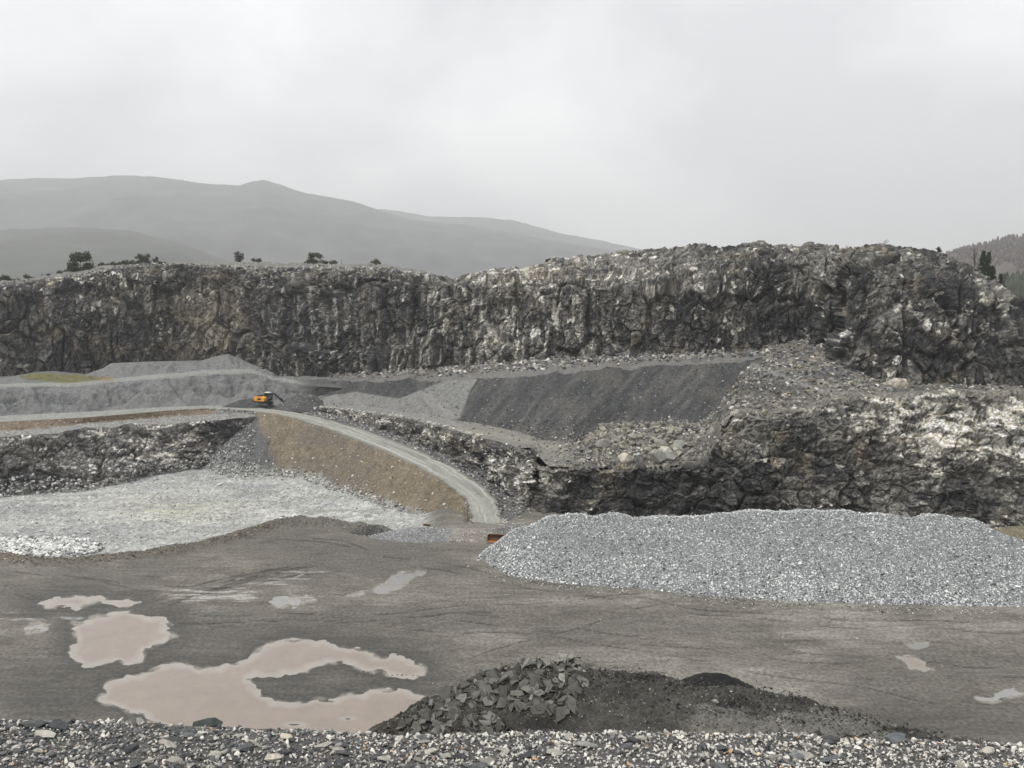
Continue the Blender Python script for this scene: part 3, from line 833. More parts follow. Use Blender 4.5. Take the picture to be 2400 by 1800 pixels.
# verge between the road and the rock
vr = r3[10:330]
vo = at_z(*[np.interp(np.linspace(0, 1, 320), np.linspace(0, 1, 9), [p[k] for p in dbase[::-1]]) for k in (0, 1)], 0)
Uv = np.interp(np.linspace(0, 1, 320), [0, 1], [1262, 748])
vo = row(dbase, Uv, 'z')
vo[:, 1] += 1.0
PV = loft([vr + np.array([0, 0, -.02]), vo + np.array([0, 0, .1])], [22])
PV[1:, :, 2] += ((fbm(PV / 1.3, 4, 107) - .5) * .7)[1:]
cV = np.zeros(PV.shape, f32) + np.array((0.12, 0.12, 0.118), f32)
cV = mixc(cV, (0.22, 0.22, 0.20), smooth(.5, .7, fbm(PV / 1.0, 4, 108)) * .6)
tag(mesh_np('ramp_verge', PV, grid_faces(*PV.shape[:2]), M_soil, cV), kind='structure')
# embankment
PI = loft([eb3, l3 + np.array([0, 0, .03])], [70]).copy()
vI = np.linspace(0, 1, 71)[:, None] + 0 * PI[..., 0]
rill = fbm(np.stack([np.arange(nR)[None] / 7.0 + 0 * vI + .8 * vnoise(PI / 3, 118), vI * .7, 0 * vI], -1), 4, 119) - .5
PI[..., 2] += ((fbm(PI / 3, 4, 111) - .5) * 1.2 + rill * 1.3) * np.sin(vI * math.pi) + (fbm(PI / .6, 3, 112) - .5) * .25 * (vI < .97) + 0.25 * np.exp(-((vI - .95) / .03) ** 2) * vnoise(PI / 1.5, 113)
px_, py_ = to_px(PI)
cI = np.zeros(PI.shape, f32) + np.array((0.175, 0.145, 0.105), f32)
cI = cI * (0.7 + .6 * fbm(PI / 1.2, 4, 114) - .5 * rill)[..., None]
cI = mixc(cI, (0.13, 0.118, 0.098), smooth(.5, .7, fbm(PI / 6, 4, 120)) * .6)
scree = smooth(0, 26, 625 - px_ + (py_ - 1000) * .35 + 22 * (fbm(PI / 1.5, 3, 115) - .5))
cI = mixc(cI, (0.105, 0.105, 0.108), scree)
cI = mixc(cI, (0.34, 0.34, 0.32), scree * smooth(.55, .7, fbm(PI / 0.8, 3, 116)) * (1 - smooth(520, 600, px_)) * .8)
cI = mixc(cI, (0.36, 0.36, 0.34), (1 - smooth(0.0, .22, vI + .3 * (fbm(PI / 1.5, 3, 117) - .5))) * .9)
emb = mesh_np('ramp_embankment', PI, grid_faces(*PI.shape[:2]), M_soil, np.clip(cI, 0, .6))
tag(emb, kind='structure')
# excavator level
U = np.arange(520, 860, 2.5)
j0 = row([(520, 962, 8.2), (600, 963, 8.2), (673, 970, 7.8), (740, 972, 7.6), (860, 990, 6.9)], U, 'z')
j1 = row([(520, 948, 8.6), (640, 947, 8.7), (760, 950, 9.0), (860, 962, 9.1)], U, 'z')
j2 = row([(520, 925, 210), (640, 918, 210), (760, 925, 200), (860, 940, 192)], U, 'y')
PJ = loft([j0, j1, j2], [24, 20])
PJ[..., 2] += (fbm(PJ / 2, 4, 121) - .5) * .5
cJ = np.zeros(PJ.shape, f32) + np.array((0.145, 0.147, 0.142), f32)
cJ = cJ * (0.7 + .6 * fbm(PJ / 3, 4, 122))[..., None]
tag(mesh_np('excavator_level', PJ, grid_faces(*PJ.shape[:2]), M_soil, cJ, True), kind='structure')

# ------------------------------------------------------------------ lower face on the left with berm and haul track, and the heap of grey fines
U = np.arange(-380, 600, 2.0)
La = row([(-400, 1215, -2.2), (0, 1168, -2.2), (200, 1153, -2.2), (330, 1124, -2.2), (400, 1110, -2.2), (480, 1098, -2.2), (520, 1085, -1.8), (600, 1060, -1)], U, 'z')
Lb = row([(-400, 1040, 8), (0, 1023, 8), (130, 1016, 8), (200, 1001, 7.8), (260, 1003, 7.6), (310, 992, 7.8), (400, 995, 7.8), (470, 986, 7.9), (520, 984, 7.9), (600, 976, 7.8)], U, 'z')
Lc = row([(-400, 1018, 8.2), (0, 1010, 8.2), (200, 991, 8.2), (400, 973, 8.2), (480, 968, 8.2), (600, 964, 8.1)], U, 'z')
Ld = row([(-400, 1000, 9.3), (0, 990, 9.3), (200, 979, 9.3), (400, 962, 9.2), (470, 958, 9.0), (500, 957, 8.5), (600, 957, 8.3)], U, 'z')
Le = row([(-400, 996, 8.5), (0, 985, 8.5), (200, 975.5, 8.5), (400, 960.5, 8.5), (470, 956, 8.5), (600, 954, 8.4)], U, 'z')
Lf = row([(-400, 985, 8.5), (0, 975, 8.5), (200, 965, 8.5), (400, 953, 8.5), (560, 948, 8.5), (600, 946, 8.5)], U, 'z')
PL = loft([La, Lb, Lc, Ld, Le, Lf], [90, 12, 10, 6, 6])
N = normals(PL)
N[N[..., 1] > 0] *= -1
am = np.zeros(PL.shape[:2])
am[:90] = 0.62
am[:8] *= np.linspace(.2, 1, 8)[:, None]
am[82:90] *= np.linspace(1, .15, 8)[:, None]
am *= (1 - 0.8 * smooth(470, 520, U))[None]
D, R = rock_disp(PL, N, am, (1, 1, 1.5), 47)
PLd = PL + D
nz_ = fbm(PL / 1.5, 4, 48) - .5
PLd[90:112, :, 2] += nz_[90:112] * .6
px_, py_ = to_px(PLd)
pale = 0.37 + 0.3 * blob(px_, py_, 420, 1030, 80, 40) + 0.2 * blob(px_, py_, 400, 1090, 60, 25) + 0.2 * blob(px_, py_, 200, 1070, 60, 40) - 0.05 * blob(px_, py_, 60, 1100, 120, 60)
cL = rock_col(PLd, R, 47, 0.33 - 0.2 * blob(px_, py_, 420, 1040, 100, 60), pale, (0.5, 0.5, 2.4), 0.08, .7, .8) * 1.45
cL[:, :, 2] *= 1.05
ft_ = np.zeros(PL.shape[:2])
ft_[:10] = np.linspace(1, 0, 10)[:, None]
cL = mixc(cL, (0.30, 0.30, 0.29), ft_ * .7)
cL[90:102] = np.array((0.24, 0.24, 0.23)) * (0.7 + .6 * (nz_[90:102] + .5))[..., None]
br = np.array((0.165, 0.13, 0.092)) * (0.7 + .6 * (nz_[100:114] + .5))[..., None]
cL[100:114] = np.where((U > 505)[None, :, None], np.array((0.17, 0.17, 0.16)), br)
cL[114:] = np.array((0.27, 0.27, 0.25)) * (0.8 + .4 * (nz_[114:] + .5))[..., None]
left_face = mesh_np('lower_left_face', PLd, grid_faces(*PL.shape[:2]), M_rock, np.clip(cL, 0, .72))
tag(left_face, kind='structure')

U = np.arange(-380, 800, 2.4)
s0 = row([(-400, 986, 8.4), (0, 976, 8.4), (200, 966, 8.4), (400, 954, 8.4), (560, 950, 8.4), (640, 947, 8.5), (720, 943, 8.6), (800, 940, 8.8)], U, 'z')
s1 = row([(-400, 925, 186), (0, 905, 189), (133, 902, 194), (228, 897, 198), (361, 885, 202), (488, 873, 206), (592, 869, 208), (650, 888, 206), (720, 903, 201), (800, 910, 196)], U, 'y')
s2 = row([(-400, 921, 190), (0, 901, 193), (133, 897, 198), (228, 892, 202), (361, 880, 206), (488, 869, 210), (592, 866, 211), (650, 885, 208), (720, 898, 203), (800, 903, 198)], U, 'y')
s3 = row([(-400, 905, 200), (0, 895, 203), (26, 882, 204), (62, 877, 205), (140, 877, 206), (198, 878, 208), (241, 863, 212), (260, 851, 213), (358, 847, 214), (472, 845, 217), (501, 836, 217), (534, 830, 217), (560, 839, 217), (602, 859, 215), (651, 881, 212), (716, 888, 207), (800, 890, 201)], U, 'y')
s4 = s3.copy()
s4[:, 1] += 12
s4[:, 2] -= np.interp(U, [-400, 0, 600, 700, 800], [0, 0, 6, 0.2, 0])
PS = loft([s0, s1, s2, s3, s4], [54, 6, 30, 8])
vS = np.concatenate([np.linspace(0, 1, 54, False), np.ones(6), np.linspace(1, 2, 30, False), np.linspace(2, 3, 9)])[:, None] + 0 * PS[..., 0]
tri_ = np.where(vS < 1, np.sin(np.clip(vS, 0, 1) * math.pi), np.where(vS < 2, .6 * np.sin((vS - 1) * math.pi), 0))
ero = fbm(np.stack([PS[..., 0] / 3.0 + 2 * vnoise(PS / 6, 131), vS * 1.2, 0 * vS], -1), 5, 132)
crs = 1 - np.abs(2 * fbm(np.stack([PS[..., 0] / 4.5 + 1.5 * vS, vS * 2.2 + PS[..., 0] / 30, 0 * vS], -1), 4, 138) - 1)
rid = 1 - np.abs(2 * fbm(PS / 5.0, 4, 133) - 1)
PS[..., 2] += tri_ * ((ero - .5) * 2.8 + (rid - .7) * 3.6 + (fbm(PS / 1.0, 3, 134) - .5) * .35 - 0.55 * smooth(.86, .98, crs))
px_, py_ = to_px(PS)
cS = np.zeros(PS.shape, f32) + np.array((0.168, 0.172, 0.168), f32)
cS = cS * (0.82 + .36 * fbm(PS / 4, 4, 135))[..., None]
cS = mixc(cS, (0.115, 0.12, 0.12), smooth(.56, .74, fbm(np.stack([PS[..., 0] / 2.4, PS[..., 2] / 1.1, PS[..., 1] / 6], -1), 4, 136)) * .85 * (vS < 1))
cS = mixc(cS, (0.095, 0.098, 0.098), smooth(.88, .98, crs) * .6 * (vS < 1.05))
cS = mixc(cS, (0.29, 0.29, 0.27), (np.abs(vS - 1.0) < .06) * .7)
cS = mixc(cS, (0.085, 0.085, 0.084), smooth(690, 730, px_ + 20 * (ero - .5)) * (vS < 1.9) * .9)
moss = in_poly(px_, py_ + 6 * (fbm(PS / 1.5, 3, 137) - .5), [(45, 882), (90, 874), (140, 877), (200, 880), (262, 886), (210, 893), (150, 898), (110, 893), (60, 889)])
cS = mixc(cS, (0.135, 0.125, 0.045), (1 - smooth(-3, 4, moss)) * .85)
cS = mixc(cS, (0.22, 0.13, 0.06), (1 - smooth(0, 10, np.hypot((px_ - 250) / 2.5, py_ - 888))) * .7)
heap = mesh_np('heap_of_grey_fines', PS, grid_faces(*PS.shape[:2]), M_soil, cS, True)
tag(heap, 'broad heap of smooth grey stone fines against the left quarry wall', 'heap')

# ------------------------------------------------------------------ far hills
def hill(name, ridge, Y, front, back, base_z, seed, colr, rough_amp=30, step=6, ns=(40, 14)):
    U = np.arange(ridge[0][0], ridge[-1][0] + 1, step)
    py = np.interp(U, *zip(*ridge)) + (fbm(np.stack([U / 30, 0 * U, 0 * U + seed], -1), 4, seed) - .5) * 5
    rr = at_y(U, py, Y + 0 * U)
    fr = rr.copy()
    fr[:, 1] -= front
    fr[:, 0] *= (Y - front) / Y
    fr[:, 2] = base_z
    mid = rr * .5 + fr * .5
    mid[:, 2] += (rr[:, 2] - base_z) * .12
    bk = rr.copy()
    bk[:, 1] += back
    bk[:, 2] = base_z
    P = loft([fr, mid, rr, bk], [ns[0] // 2, ns[0] // 2, ns[1]])
    v = np.concatenate([np.linspace(0, 1, ns[0], False), np.linspace(1, 0, ns[1] + 1)])[:, None]
    P[..., 2] += (fbm(P / (Y / 14), 5, seed + 3) - .5) * rough_amp * np.sin(np.clip(v, 0, 1) * math.pi)
    c = np.zeros(P.shape, f32) + np.array(colr, f32)
    c = c * (0.5 + fbm(P / (Y / 40), 5, seed + 5))[..., None]
    return tag(mesh_np(name, P, grid_faces(*P.shape[:2]), M_far, c, True), kind='structure')
hill('mountain', [(-700, 470), (-330, 440), (0, 422), (70, 418), (150, 419), (230, 413), (320, 411), (420, 420), (490, 432), (560, 435), (590, 425), (617, 421), (650, 431), (700, 448), (760, 460), (830, 471), (890, 492), (960, 515), (1100, 528), (1250, 556), (1380, 577), (1500, 600), (1700, 640)], 4200, 1700, 1100, -8, 201, (0.080, 0.080, 0.082), 100)
hill('mountain', [(700, 520), (890, 491), (960, 498), (1010, 508), (1110, 509), (1200, 516), (1270, 533), (1320, 549), (1420, 566), (1480, 579), (1600, 610), (1800, 650)], 5600, 1600, 900, -8, 211, (0.080, 0.080, 0.082), 70)
H_l = hill('wooded_hill', [(-500, 545), (-200, 540), (0, 538), (120, 534), (210, 533), (300, 541), (400, 562), (480, 590), (540, 612), (620, 650)], 2500, 900, 600, -8, 221, (0.045, 0.05, 0.04), 40)
H_r = hill('wooded_hill', [(2130, 640), (2210, 603), (2260, 585), (2310, 572), (2360, 560), (2420, 550), (2550, 535), (2900, 500)], 1500, 700, 500, -8, 231, (0.085, 0.07, 0.06), 25)
H_n = hill('hillside', [(2200, 760), (2290, 700), (2330, 672), (2380, 655), (2450, 640), (2700, 600), (2900, 590)], 640, 240, 220, -8, 241, (0.05, 0.055, 0.04), 10)

# ------------------------------------------------------------------ damp air over the valley
HZ = np.array([[x, y, zz] for zz in (-9, 590) for x, y in ((-6500, -1500), (6500, -1500), (6500, 6800), (-6500, 6800))], f32)
hz = mesh_np('haze', HZ, [[0, 3, 2, 1], [4, 5, 6, 7], [0, 1, 5, 4], [1, 2, 6, 5], [2, 3, 7, 6], [3, 0, 4, 7]], None)
hm = bpy.data.materials.new('haze')
hm.use_nodes = True
hm.node_tree.nodes.clear()
ho = hm.node_tree.nodes.new('ShaderNodeOutputMaterial')
hv = hm.node_tree.nodes.new('ShaderNodeVolumePrincipled')
hv.inputs['Color'].default_value = (0.982, 0.982, 0.990, 1)
hv.inputs['Density'].default_value = 0.00024
hv.inputs['Anisotropy'].default_value = 0.55
hm.node_tree.links.new(hv.outputs[0], ho.inputs['Volume'])
hz.data.materials.append(hm)
tag(hz, kind='stuff')

# ------------------------------------------------------------------ builders for loose things
import bmesh
def surf(P, px, py):
    """point of a grid sheet seen at photo position px, py"""
    qx, qy = to_px(P)
    k = np.argmin((qx - px) ** 2 + (qy - py) ** 2)
    return P.reshape(-1, 3)[k].copy()
def hull_mesh(name, n=14, ax=(1, .8, .65), seed=0, sub=0):
    r = np.random.default_rng(seed)
    v = r.normal(size=(n, 3))
    v /= np.linalg.norm(v, axis=1, keepdims=True)
    v = v * r.uniform(.8, 1.1, (n, 1)) * np.array(ax)
    bm = bmesh.new()
    for p in v: bm.verts.new(p)
    bmesh.ops.convex_hull(bm, input=bm.verts)
    loose = [q for q in bm.verts if not q.link_faces]
    bmesh.ops.delete(bm, geom=loose, context='VERTS')
    if sub:
        bmesh.ops.subdivide_edges(bm, edges=bm.edges, cuts=sub, use_grid_fill=True)
        for q in bm.verts:
            q.co *= 1 + 0.10 * (r.random() - .5)
    bmesh.ops.triangulate(bm, faces=bm.faces)
    V = np.array([q.co[:] for q in bm.verts], f32)
    T = np.array([[q.index for q in fc.verts] for fc in bm.faces], np.int32)
    bm.free()
    return V, T
HULLS = [hull_mesh('h', 11 + k % 4, (1, .82, .62 + .03 * k), 300 + k) for k in range(8)]
ROCKS = [hull_mesh('h', 20, (1, .8, .62), 400 + k, 1) for k in range(8)]
def colour_mesh(name, V, T, colr, mat, seed=0, var=.25):
    r = np.random.default_rng(seed)
    c = np.array(colr, f32)[None] * (1 + r.uniform(-var, var, (len(V), 1)))
    o = mesh_np(name, V, T, mat, c)
    return o
def rock_thing(name, P, size, colr, label, cat, group=None, seed=0, mat=None, sc=(1, 1, 1), rot=None, sink=0.3):
    V, T = ROCKS[seed % len(ROCKS)]
    o = colour_mesh(name, V * np.array(sc, f32), T, colr, mat or M_stone, seed)
    o.location = (P[0], P[1], P[2] + size * sc[2] * (.62 - sink))
    o.scale = (size,) * 3
    r = random.Random(seed)
    o.rotation_euler = rot if rot else (r.uniform(-.35, .35), r.uniform(-.35, .35), r.uniform(0, 6.28))
    tag(o, label, cat, group)
    return o
def baked(name, P, size, col, mat, flat=.8, parent=None, lib=HULLS, kind='stuff'):
    """many hull stones in one mesh"""
    n = len(P)
    k = rng.integers(0, len(lib), n)
    Vs, Ts, Cs, off = [], [], [], 0
    rot = rand_rot(n)
    sc = np.stack([rng.uniform(.8, 1.35, n), rng.uniform(.65, 1.1, n), rng.uniform(.55, 1., n)], -1)
    for j, (V, T) in enumerate(lib):
        m = np.where(k == j)[0]
        if not len(m): continue
        W = V[None] * sc[m][:, None]
        W = np.einsum('nij,nkj->nki', rot[m], W) * size[m][:, None, None]
        W[..., 2] *= flat
        W = W + P[m][:, None]
        Vs.append(W.reshape(-1, 3))
        Ts.append((T[None] + (np.arange(len(m)) * len(V))[:, None, None] + off).reshape(-1, 3))
        Cs.append(np.repeat(col[m], len(V), 0))
        off += len(m) * len(V)
    o = mesh_np(name, np.concatenate(Vs), np.concatenate(Ts), mat, np.concatenate(Cs), parent=parent)
    if kind: o['kind'] = kind
    return o
def mound(name, px, py, z0, rx, ry, h, colr, label, cat='heap', seed=0, rot=0.0, mat=None, n=46, speck=None, nst=0, ssz=.1):
    """heap standing on z0: irregular dome with loose stones on it"""
    c = at_z(px, py, z0)
    a = np.linspace(-1.15, 1.15, n)
    gx, gy = np.meshgrid(a, a)
    lx, ly = gx * rx, gy * ry
    X = c[0] + lx * math.cos(rot) - ly * math.sin(rot)
    Y = c[1] + lx * math.sin(rot) + ly * math.cos(rot)
    wob = (fbm(np.stack([X / (rx * .7), Y / (rx * .7), 0 * X + seed], -1), 4, seed) - .5)
    rr = np.hypot(gx, gy) + wob * .45
    Z = np.where(rr > 1, (1 - rr) * 2.5, (1 - rr) * 1.15)
    Z = h * np.where(Z > .75, .75 + (Z - .75) * .45, Z)
    P = np.stack([X, Y, z0 + Z], -1)
    P[..., 2] += (fbm(P / .7, 3, seed + 2) - .5) * .22 * h ** .5 * (Z > 0)
    cc = np.zeros(P.shape, f32) + np.array(colr, f32)
    cc *= (0.65 + .7 * fbm(P / .8, 4, seed + 4))[..., None]
    o = tag(mesh_np(name, P, grid_faces(n, n), mat or M_soil, cc), label, cat)
    if nst:
        Q = pick(P, (Z > 0.02) * 1.0, nst)
        stones('loose_stones', Q, rng.uniform(.5, 1.5, nst) * ssz, stone_cols(nst, *speck), M_stone, parent=o)
    return o

# ------------------------------------------------------------------ the big heap of crushed stone
crest = [(1090, 1330), (1140, 1292), (1200, 1252), (1245, 1228), (1285, 1211), (1330, 1208), (1365, 1212), (1392, 1219), (1440, 1211), (1520, 1214), (1620, 1211), (1800, 1203), (1880, 1197), (2000, 1200), (2100, 1208), (2150, 1216), (2200, 1209), (2250, 1218), (2266, 1221), (2288, 1213), (2330, 1236), (2400, 1272), (2480, 1316), (2560, 1370)]
base = [(1090, 1335), (1130, 1318), (1150, 1332), (1200, 1352), (1300, 1371), (1500, 1386), (1700, 1401), (1900, 1414), (2100, 1423), (2300, 1428), (2450, 1428), (2560, 1400)]
U = np.arange(1094, 2556, 3.0)
bpy_ = np.interp(U, *zip(*base))
cpy_ = np.interp(U, *zip(*crest))
h0 = at_z(U, bpy_, -0.15 + 0 * U)
tb = (bpy_ - HOR) / F
tcr = (cpy_ - HOR) / F
Yb = h0[:, 1]
Yc = np.maximum((HC + .66 * Yb) / (.66 + tcr), Yb + .5)
h1 = at_y(U, cpy_, Yc)
h2 = h1.copy()
h2[:, 1] += 2.5
h2[:, 2] -= .5
h3 = h2.copy()
h3[:, 1] += np.clip((h2[:, 2]) / .62, .3, None)
h3[:, 2] = -.2
PH = loft([h0, h1, h2, h3], [70, 5, 14])
vH = np.concatenate([np.linspace(0, 1, 70, False), np.ones(5), np.linspace(1, 0, 15)])[:, None]
slump = fbm(np.stack([PH[..., 0] / 3.2 + .3 * vnoise(PH / 3, 143), vH * .8 + 0 * PH[..., 0], 0 * PH[..., 0]], -1), 4, 144) - .5
PH[..., 2] += slump * 1.5 * np.sin(np.clip(vH, 0, 1) * 2.2)
PH[..., 2] += (fbm(PH / 5, 4, 141) - .5) * .9 * np.sin(np.clip(vH, 0, 1) * 2.6) + (fbm(PH / .5, 3, 142) - .5) * .2
cH = np.zeros(PH.shape, f32) + np.array((0.20, 0.207, 0.207), f32)
gp_ = mesh_np('gravel_pile', PH, grid_faces(*PH.shape[:2]), M_soil, cH)
tag(gp_, 'long pale grey heap of crushed stone on the pit floor at right', 'gravel pile')
NG = 44000
mk = np.zeros(PH.shape[:2])
mk[:76] = 1
Q = pick(PH, mk, NG)
hq = np.clip(Q[:, 2] / 8, 0, 1)
band = fbm(np.stack([Q[:, 0] / 5, Q[:, 1] / 5, Q[:, 2] / 1.6], -1), 4, 145)
streak = fbm(np.stack([Q[:, 0] / 1.6 + .4 * hq, 0 * hq, hq], -1), 3, 146)
tint = (.62 + .5 * band + .35 * streak)[:, None]
stones('crushed_stone', Q, rng.lognormal(math.log(.105), .36, NG) * lerp(1.14, .88, smooth(0, .5, hq)), tint * stone_cols(NG, [(0.08, 0.085, 0.086), (0.29, 0.30, 0.30), (0.52, 0.535, 0.53), (0.70, 0.71, 0.70)], [.17, .26, .32, .25], .2), M_stone, parent=gp_)
nb = 900
Q = at_z(rng.uniform(1100, 2560, nb), 0, 0) * 0
pxr = rng.uniform(1120, 2500, nb)
pyr = np.interp(pxr, *zip(*base)) + rng.exponential(8, nb)
Q = at_z(pxr, pyr, 0.03)
stones('strewn_stones', Q, rng.uniform(.06, .16, nb), stone_cols(nb, GREYS, [1, 2, 3, 3, .3]), M_stone)

# ------------------------------------------------------------------ heaps of asphalt waste in front
mcrest = [(820, 1760, .05), (840, 1738, .1), (900, 1702, .8), (960, 1662, 1.4), (1010, 1630, 1.8), (1075, 1604, 2.2), (1130, 1580, 2.7), (1180, 1570, 3.0), (1250, 1562, 3.3), (1340, 1557, 3.4), (1380, 1566, 3.2), (1450, 1572, 3.0), (1530, 1578, 2.8), (1600, 1598, 2.5), (1700, 1612, 2.3), (1800, 1618, 2.2), (1900, 1643, 1.8), (2060, 1692, 1.0), (2200, 1724, .6), (2330, 1750, .4), (2480, 1775, .3)]
U = np.arange(830, 2481, 3.4)
m1 = row(mcrest, U, 'z')
m0 = m1.copy()
m0[:, 1] += 1.2 + m1[:, 2] * 1.35
m0[:, 2] = -.2
m2 = row([(820, 1775, 0), (1000, 1800, -.3), (1200, 1850, -.3), (2480, 1850, -.3)], U, 'z')
mm = m1 * .55 + m2 * .45
mm[:, 2] -= .25
PM = loft([m0, m1, mm, m2], [14, 50, 40])
px_, py_ = to_px(PM)
PM[14:, :, 2] += (1.5 * blob(px_, py_, 1085, 1690, 90, 40) + .5 * blob(px_, py_, 1230, 1610, 110, 40) - .7 * blob(px_, py_, 1255, 1695, 50, 14) - .35 * blob(px_, py_, 1725, 1650, 45, 14) - .3 * blob(px_, py_, 1520, 1592, 50, 10))[14:]
wav = fbm(np.stack([PM[..., 0] / 6, PM[..., 1] / 1.5, 0 * px_], -1), 4, 151)
PM[..., 2] += (fbm(PM / 2.2, 4, 152) - .5) * 1.1 + (fbm(PM / .6, 4, 153, .6) - .5) * .5 + (wav - .5) * .3
px_, py_ = to_px(PM)
cM = np.zeros(PM.shape, f32) + np.array((0.062, 0.059, 0.052), f32)
cM = cM * (0.5 + fbm(PM / 1.0, 4, 154))[..., None]
cM = mixc(cM, (0.018, 0.018, 0.018), np.clip(blob(px_, py_, 1725, 1650, 50, 16) + blob(px_, py_, 1515, 1592, 45, 12) + .9 * blob(px_, py_, 1265, 1700, 60, 14) + .6 * blob(px_, py_, 1450, 1620, 60, 12), 0, 1) * .9)
cM = mixc(cM, (0.16, 0.155, 0.138), smooth(.5, .72, wav + .25 * blob(px_, py_, 1950, 1700, 260, 40) + .1 * blob(px_, py_, 1850, 1660, 120, 30) - .1) * .75)
cM = mixc(cM, (0.15, 0.135, 0.105), smooth(.5, .7, wav) * blob(px_, py_, 1500, 1720, 180, 25) * .6)
cM = mixc(cM, (0.045, 0.036, 0.026), blob(px_, py_, 920, 1690, 60, 40) * .8)
heapm = tag(mesh_np('asphalt_heap', PM, grid_faces(*PM.shape[:2]), M_soil, cM), 'low dark heap of crushed asphalt behind the gravel bank', 'heap')
Q = pick(PM[14:], None, 9000)
stones('asphalt_crumbs', Q, rng.lognormal(math.log(.055), .6, 9000), stone_cols(9000, [(0.04, 0.04, 0.038), (0.10, 0.097, 0.088), (0.22, 0.21, 0.19), (0.34, 0.33, 0.30)], [.45, .3, .18, .07]), M_stone, parent=heapm)
# lumpy crest
pc = rng.uniform(1390, 2420, 1500)
Q = row(mcrest, np.sort(pc), 'z') + rng.normal(0, 1, (1500, 3)) * np.array([.3, .5, .09])
stones('crest_lumps', Q, rng.lognormal(math.log(.06), .45, 1500), stone_cols(1500, [(0.03, 0.03, 0.03), (0.08, 0.077, 0.07), (0.16, 0.155, 0.14)], [.5, .35, .15]), M_stone, parent=heapm)
Q = pick(PM[14:50], None, 2600)
stones('asphalt_lumps', Q, rng.lognormal(math.log(.09), .5, 2600), stone_cols(2600, [(0.028, 0.028, 0.027), (0.07, 0.067, 0.06), (0.15, 0.145, 0.13)], [.5, .35, .15]), M_stone, parent=heapm)
mound('asphalt_heap', 1672, 1618, 0.6, 4.6, 2.6, 1.75, (0.014, 0.014, 0.014), 'small smooth black heap behind the crest of the asphalt waste', seed=61)

# broken slabs, each its own object
MN = normals(PM)
MN[MN[..., 2] < 0] *= -1
PMf, MNf = PM[14:].reshape(-1, 3), MN[14:].reshape(-1, 3)
pfx, pfy = to_px(PMf)
def slab(px, py, r, th, nrm, lift, lite, label, group, seed, yaw=None):
    rr = random.Random(seed)
    k = np.argmin((pfx - px) ** 2 + (pfy - py) ** 2)
    p = PMf[k]
    n = rr.choice((3, 4, 4, 4, 5, 5, 6))
    ang = sorted(2 * math.pi * (i + rr.uniform(-.36, .36)) / n for i in range(n))
    el = rr.uniform(.45, .92)
    pts = [(k_ * r * math.cos(a), k_ * r * el * math.sin(a)) for a, k_ in [(a, rr.uniform(.62, 1.25)) for a in ang]]
    V = [(x, y, th / 2 + rr.uniform(-.012, .012)) for x, y in pts] + [(x * rr.uniform(.95, 1.08), y * rr.uniform(.95, 1.08), -th / 2) for x, y in pts]
    V.append((0, 0, th / 2 + .012))
    Fc = [(i, (i + 1) % n, 2 * n) for i in range(n)] + [tuple(range(2 * n - 1, n - 1, -1))] + [(i, i + n, (i + 1) % n + n, (i + 1) % n) for i in range(n)]
    me = bpy.data.meshes.new('asphalt_chunk')
    me.from_pydata(V, [], Fc)
    a = me.attributes.new('col', 'FLOAT_COLOR', 'POINT')
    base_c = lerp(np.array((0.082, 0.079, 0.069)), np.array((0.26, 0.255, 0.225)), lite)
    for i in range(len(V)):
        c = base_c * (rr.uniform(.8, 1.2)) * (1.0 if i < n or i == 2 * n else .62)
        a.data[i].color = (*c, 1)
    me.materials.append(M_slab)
    o = bpy.data.objects.new('asphalt_chunk', me)
    C.objects.link(o)
    from mathutils import Vector
    o.rotation_mode = 'QUATERNION'
    q = Vector(nrm).to_track_quat('Z', 'Y')
    from mathutils import Quaternion
    o.rotation_quaternion = q @ Quaternion((0, 0, 1), yaw if yaw is not None else rr.uniform(0, 6.28))
    o.location = p + np.array([0, 0, lift])
    tag(o, label, 'slab', group)
    return o
def nrand(px, py, spread, seed, face=0.5):
    rr = np.random.default_rng(seed)
    k = np.argmin((pfx - px) ** 2 + (pfy - py) ** 2)
    v = MNf[k] * .8 + np.array([0, -1, .25]) * face * rr.random() + rr.normal(0, spread, 3)
    if v[2] < .1: v[2] = .1 + .2 * rr.random()
    return v / np.linalg.norm(v)
BIG = [(1175, 1592, .95, .35, 'largest grey slab, near the top of the upper heap of slabs'), (1212, 1625, .62, .55, 'pale rounded slab leaning at the middle of the upper heap'),
       (1140, 1600, .62, .45, 'broad grey slab at the left shoulder of the upper heap'), (1362, 1568, .62, .85, 'light slab standing at the right end of the upper heap'),
       (1316, 1587, .48, 1.0, 'light square slab upright below the ridge of the upper heap'), (1318, 1556, .40, .8, 'small pale slab just under the heap top'),
       (1370, 1597, .5, .9, 'long pale pointed slab at the right foot of the upper heap'), (1333, 1536, .5, .7, 'pale slab sticking up on the very top of the heap'),
       (1195, 1640, .5, .3, 'dark square slab in the middle of the heap'), (1228, 1655, .5, .4, 'grey slab at the lower edge of the upper heap'),
       (1090, 1596, .75, .35, 'flat slab jutting out at the left end of the upper heap'), (975, 1708, .55, .35, 'rounded upright slab at the left of the lower heap'),
       (1112, 1725, .55, .7, 'rough pale slab at the foot of the lower heap'), (1138, 1698, .5, .6, 'pale slab standing at the right of the lower heap'),
       (1048, 1660, .5, .8, 'pale lump of slab at the top of the lower heap'), (1290, 1648, .5, .35, 'grey slab lying at the right of the upper heap bottom'),
       (1255, 1620, .5, .35, 'tilted grey slab right of the pale rounded one'), (1265, 1535, .0, .0, '')]
for i, (px, py, r, lt, lab) in enumerate(BIG):
    if r == 0: continue
    slab(px, py + 4, r * 1.25, .11, nrand(px, py, .12, 900 + i, 1.1), .16, lt, lab, None, 700 + i)
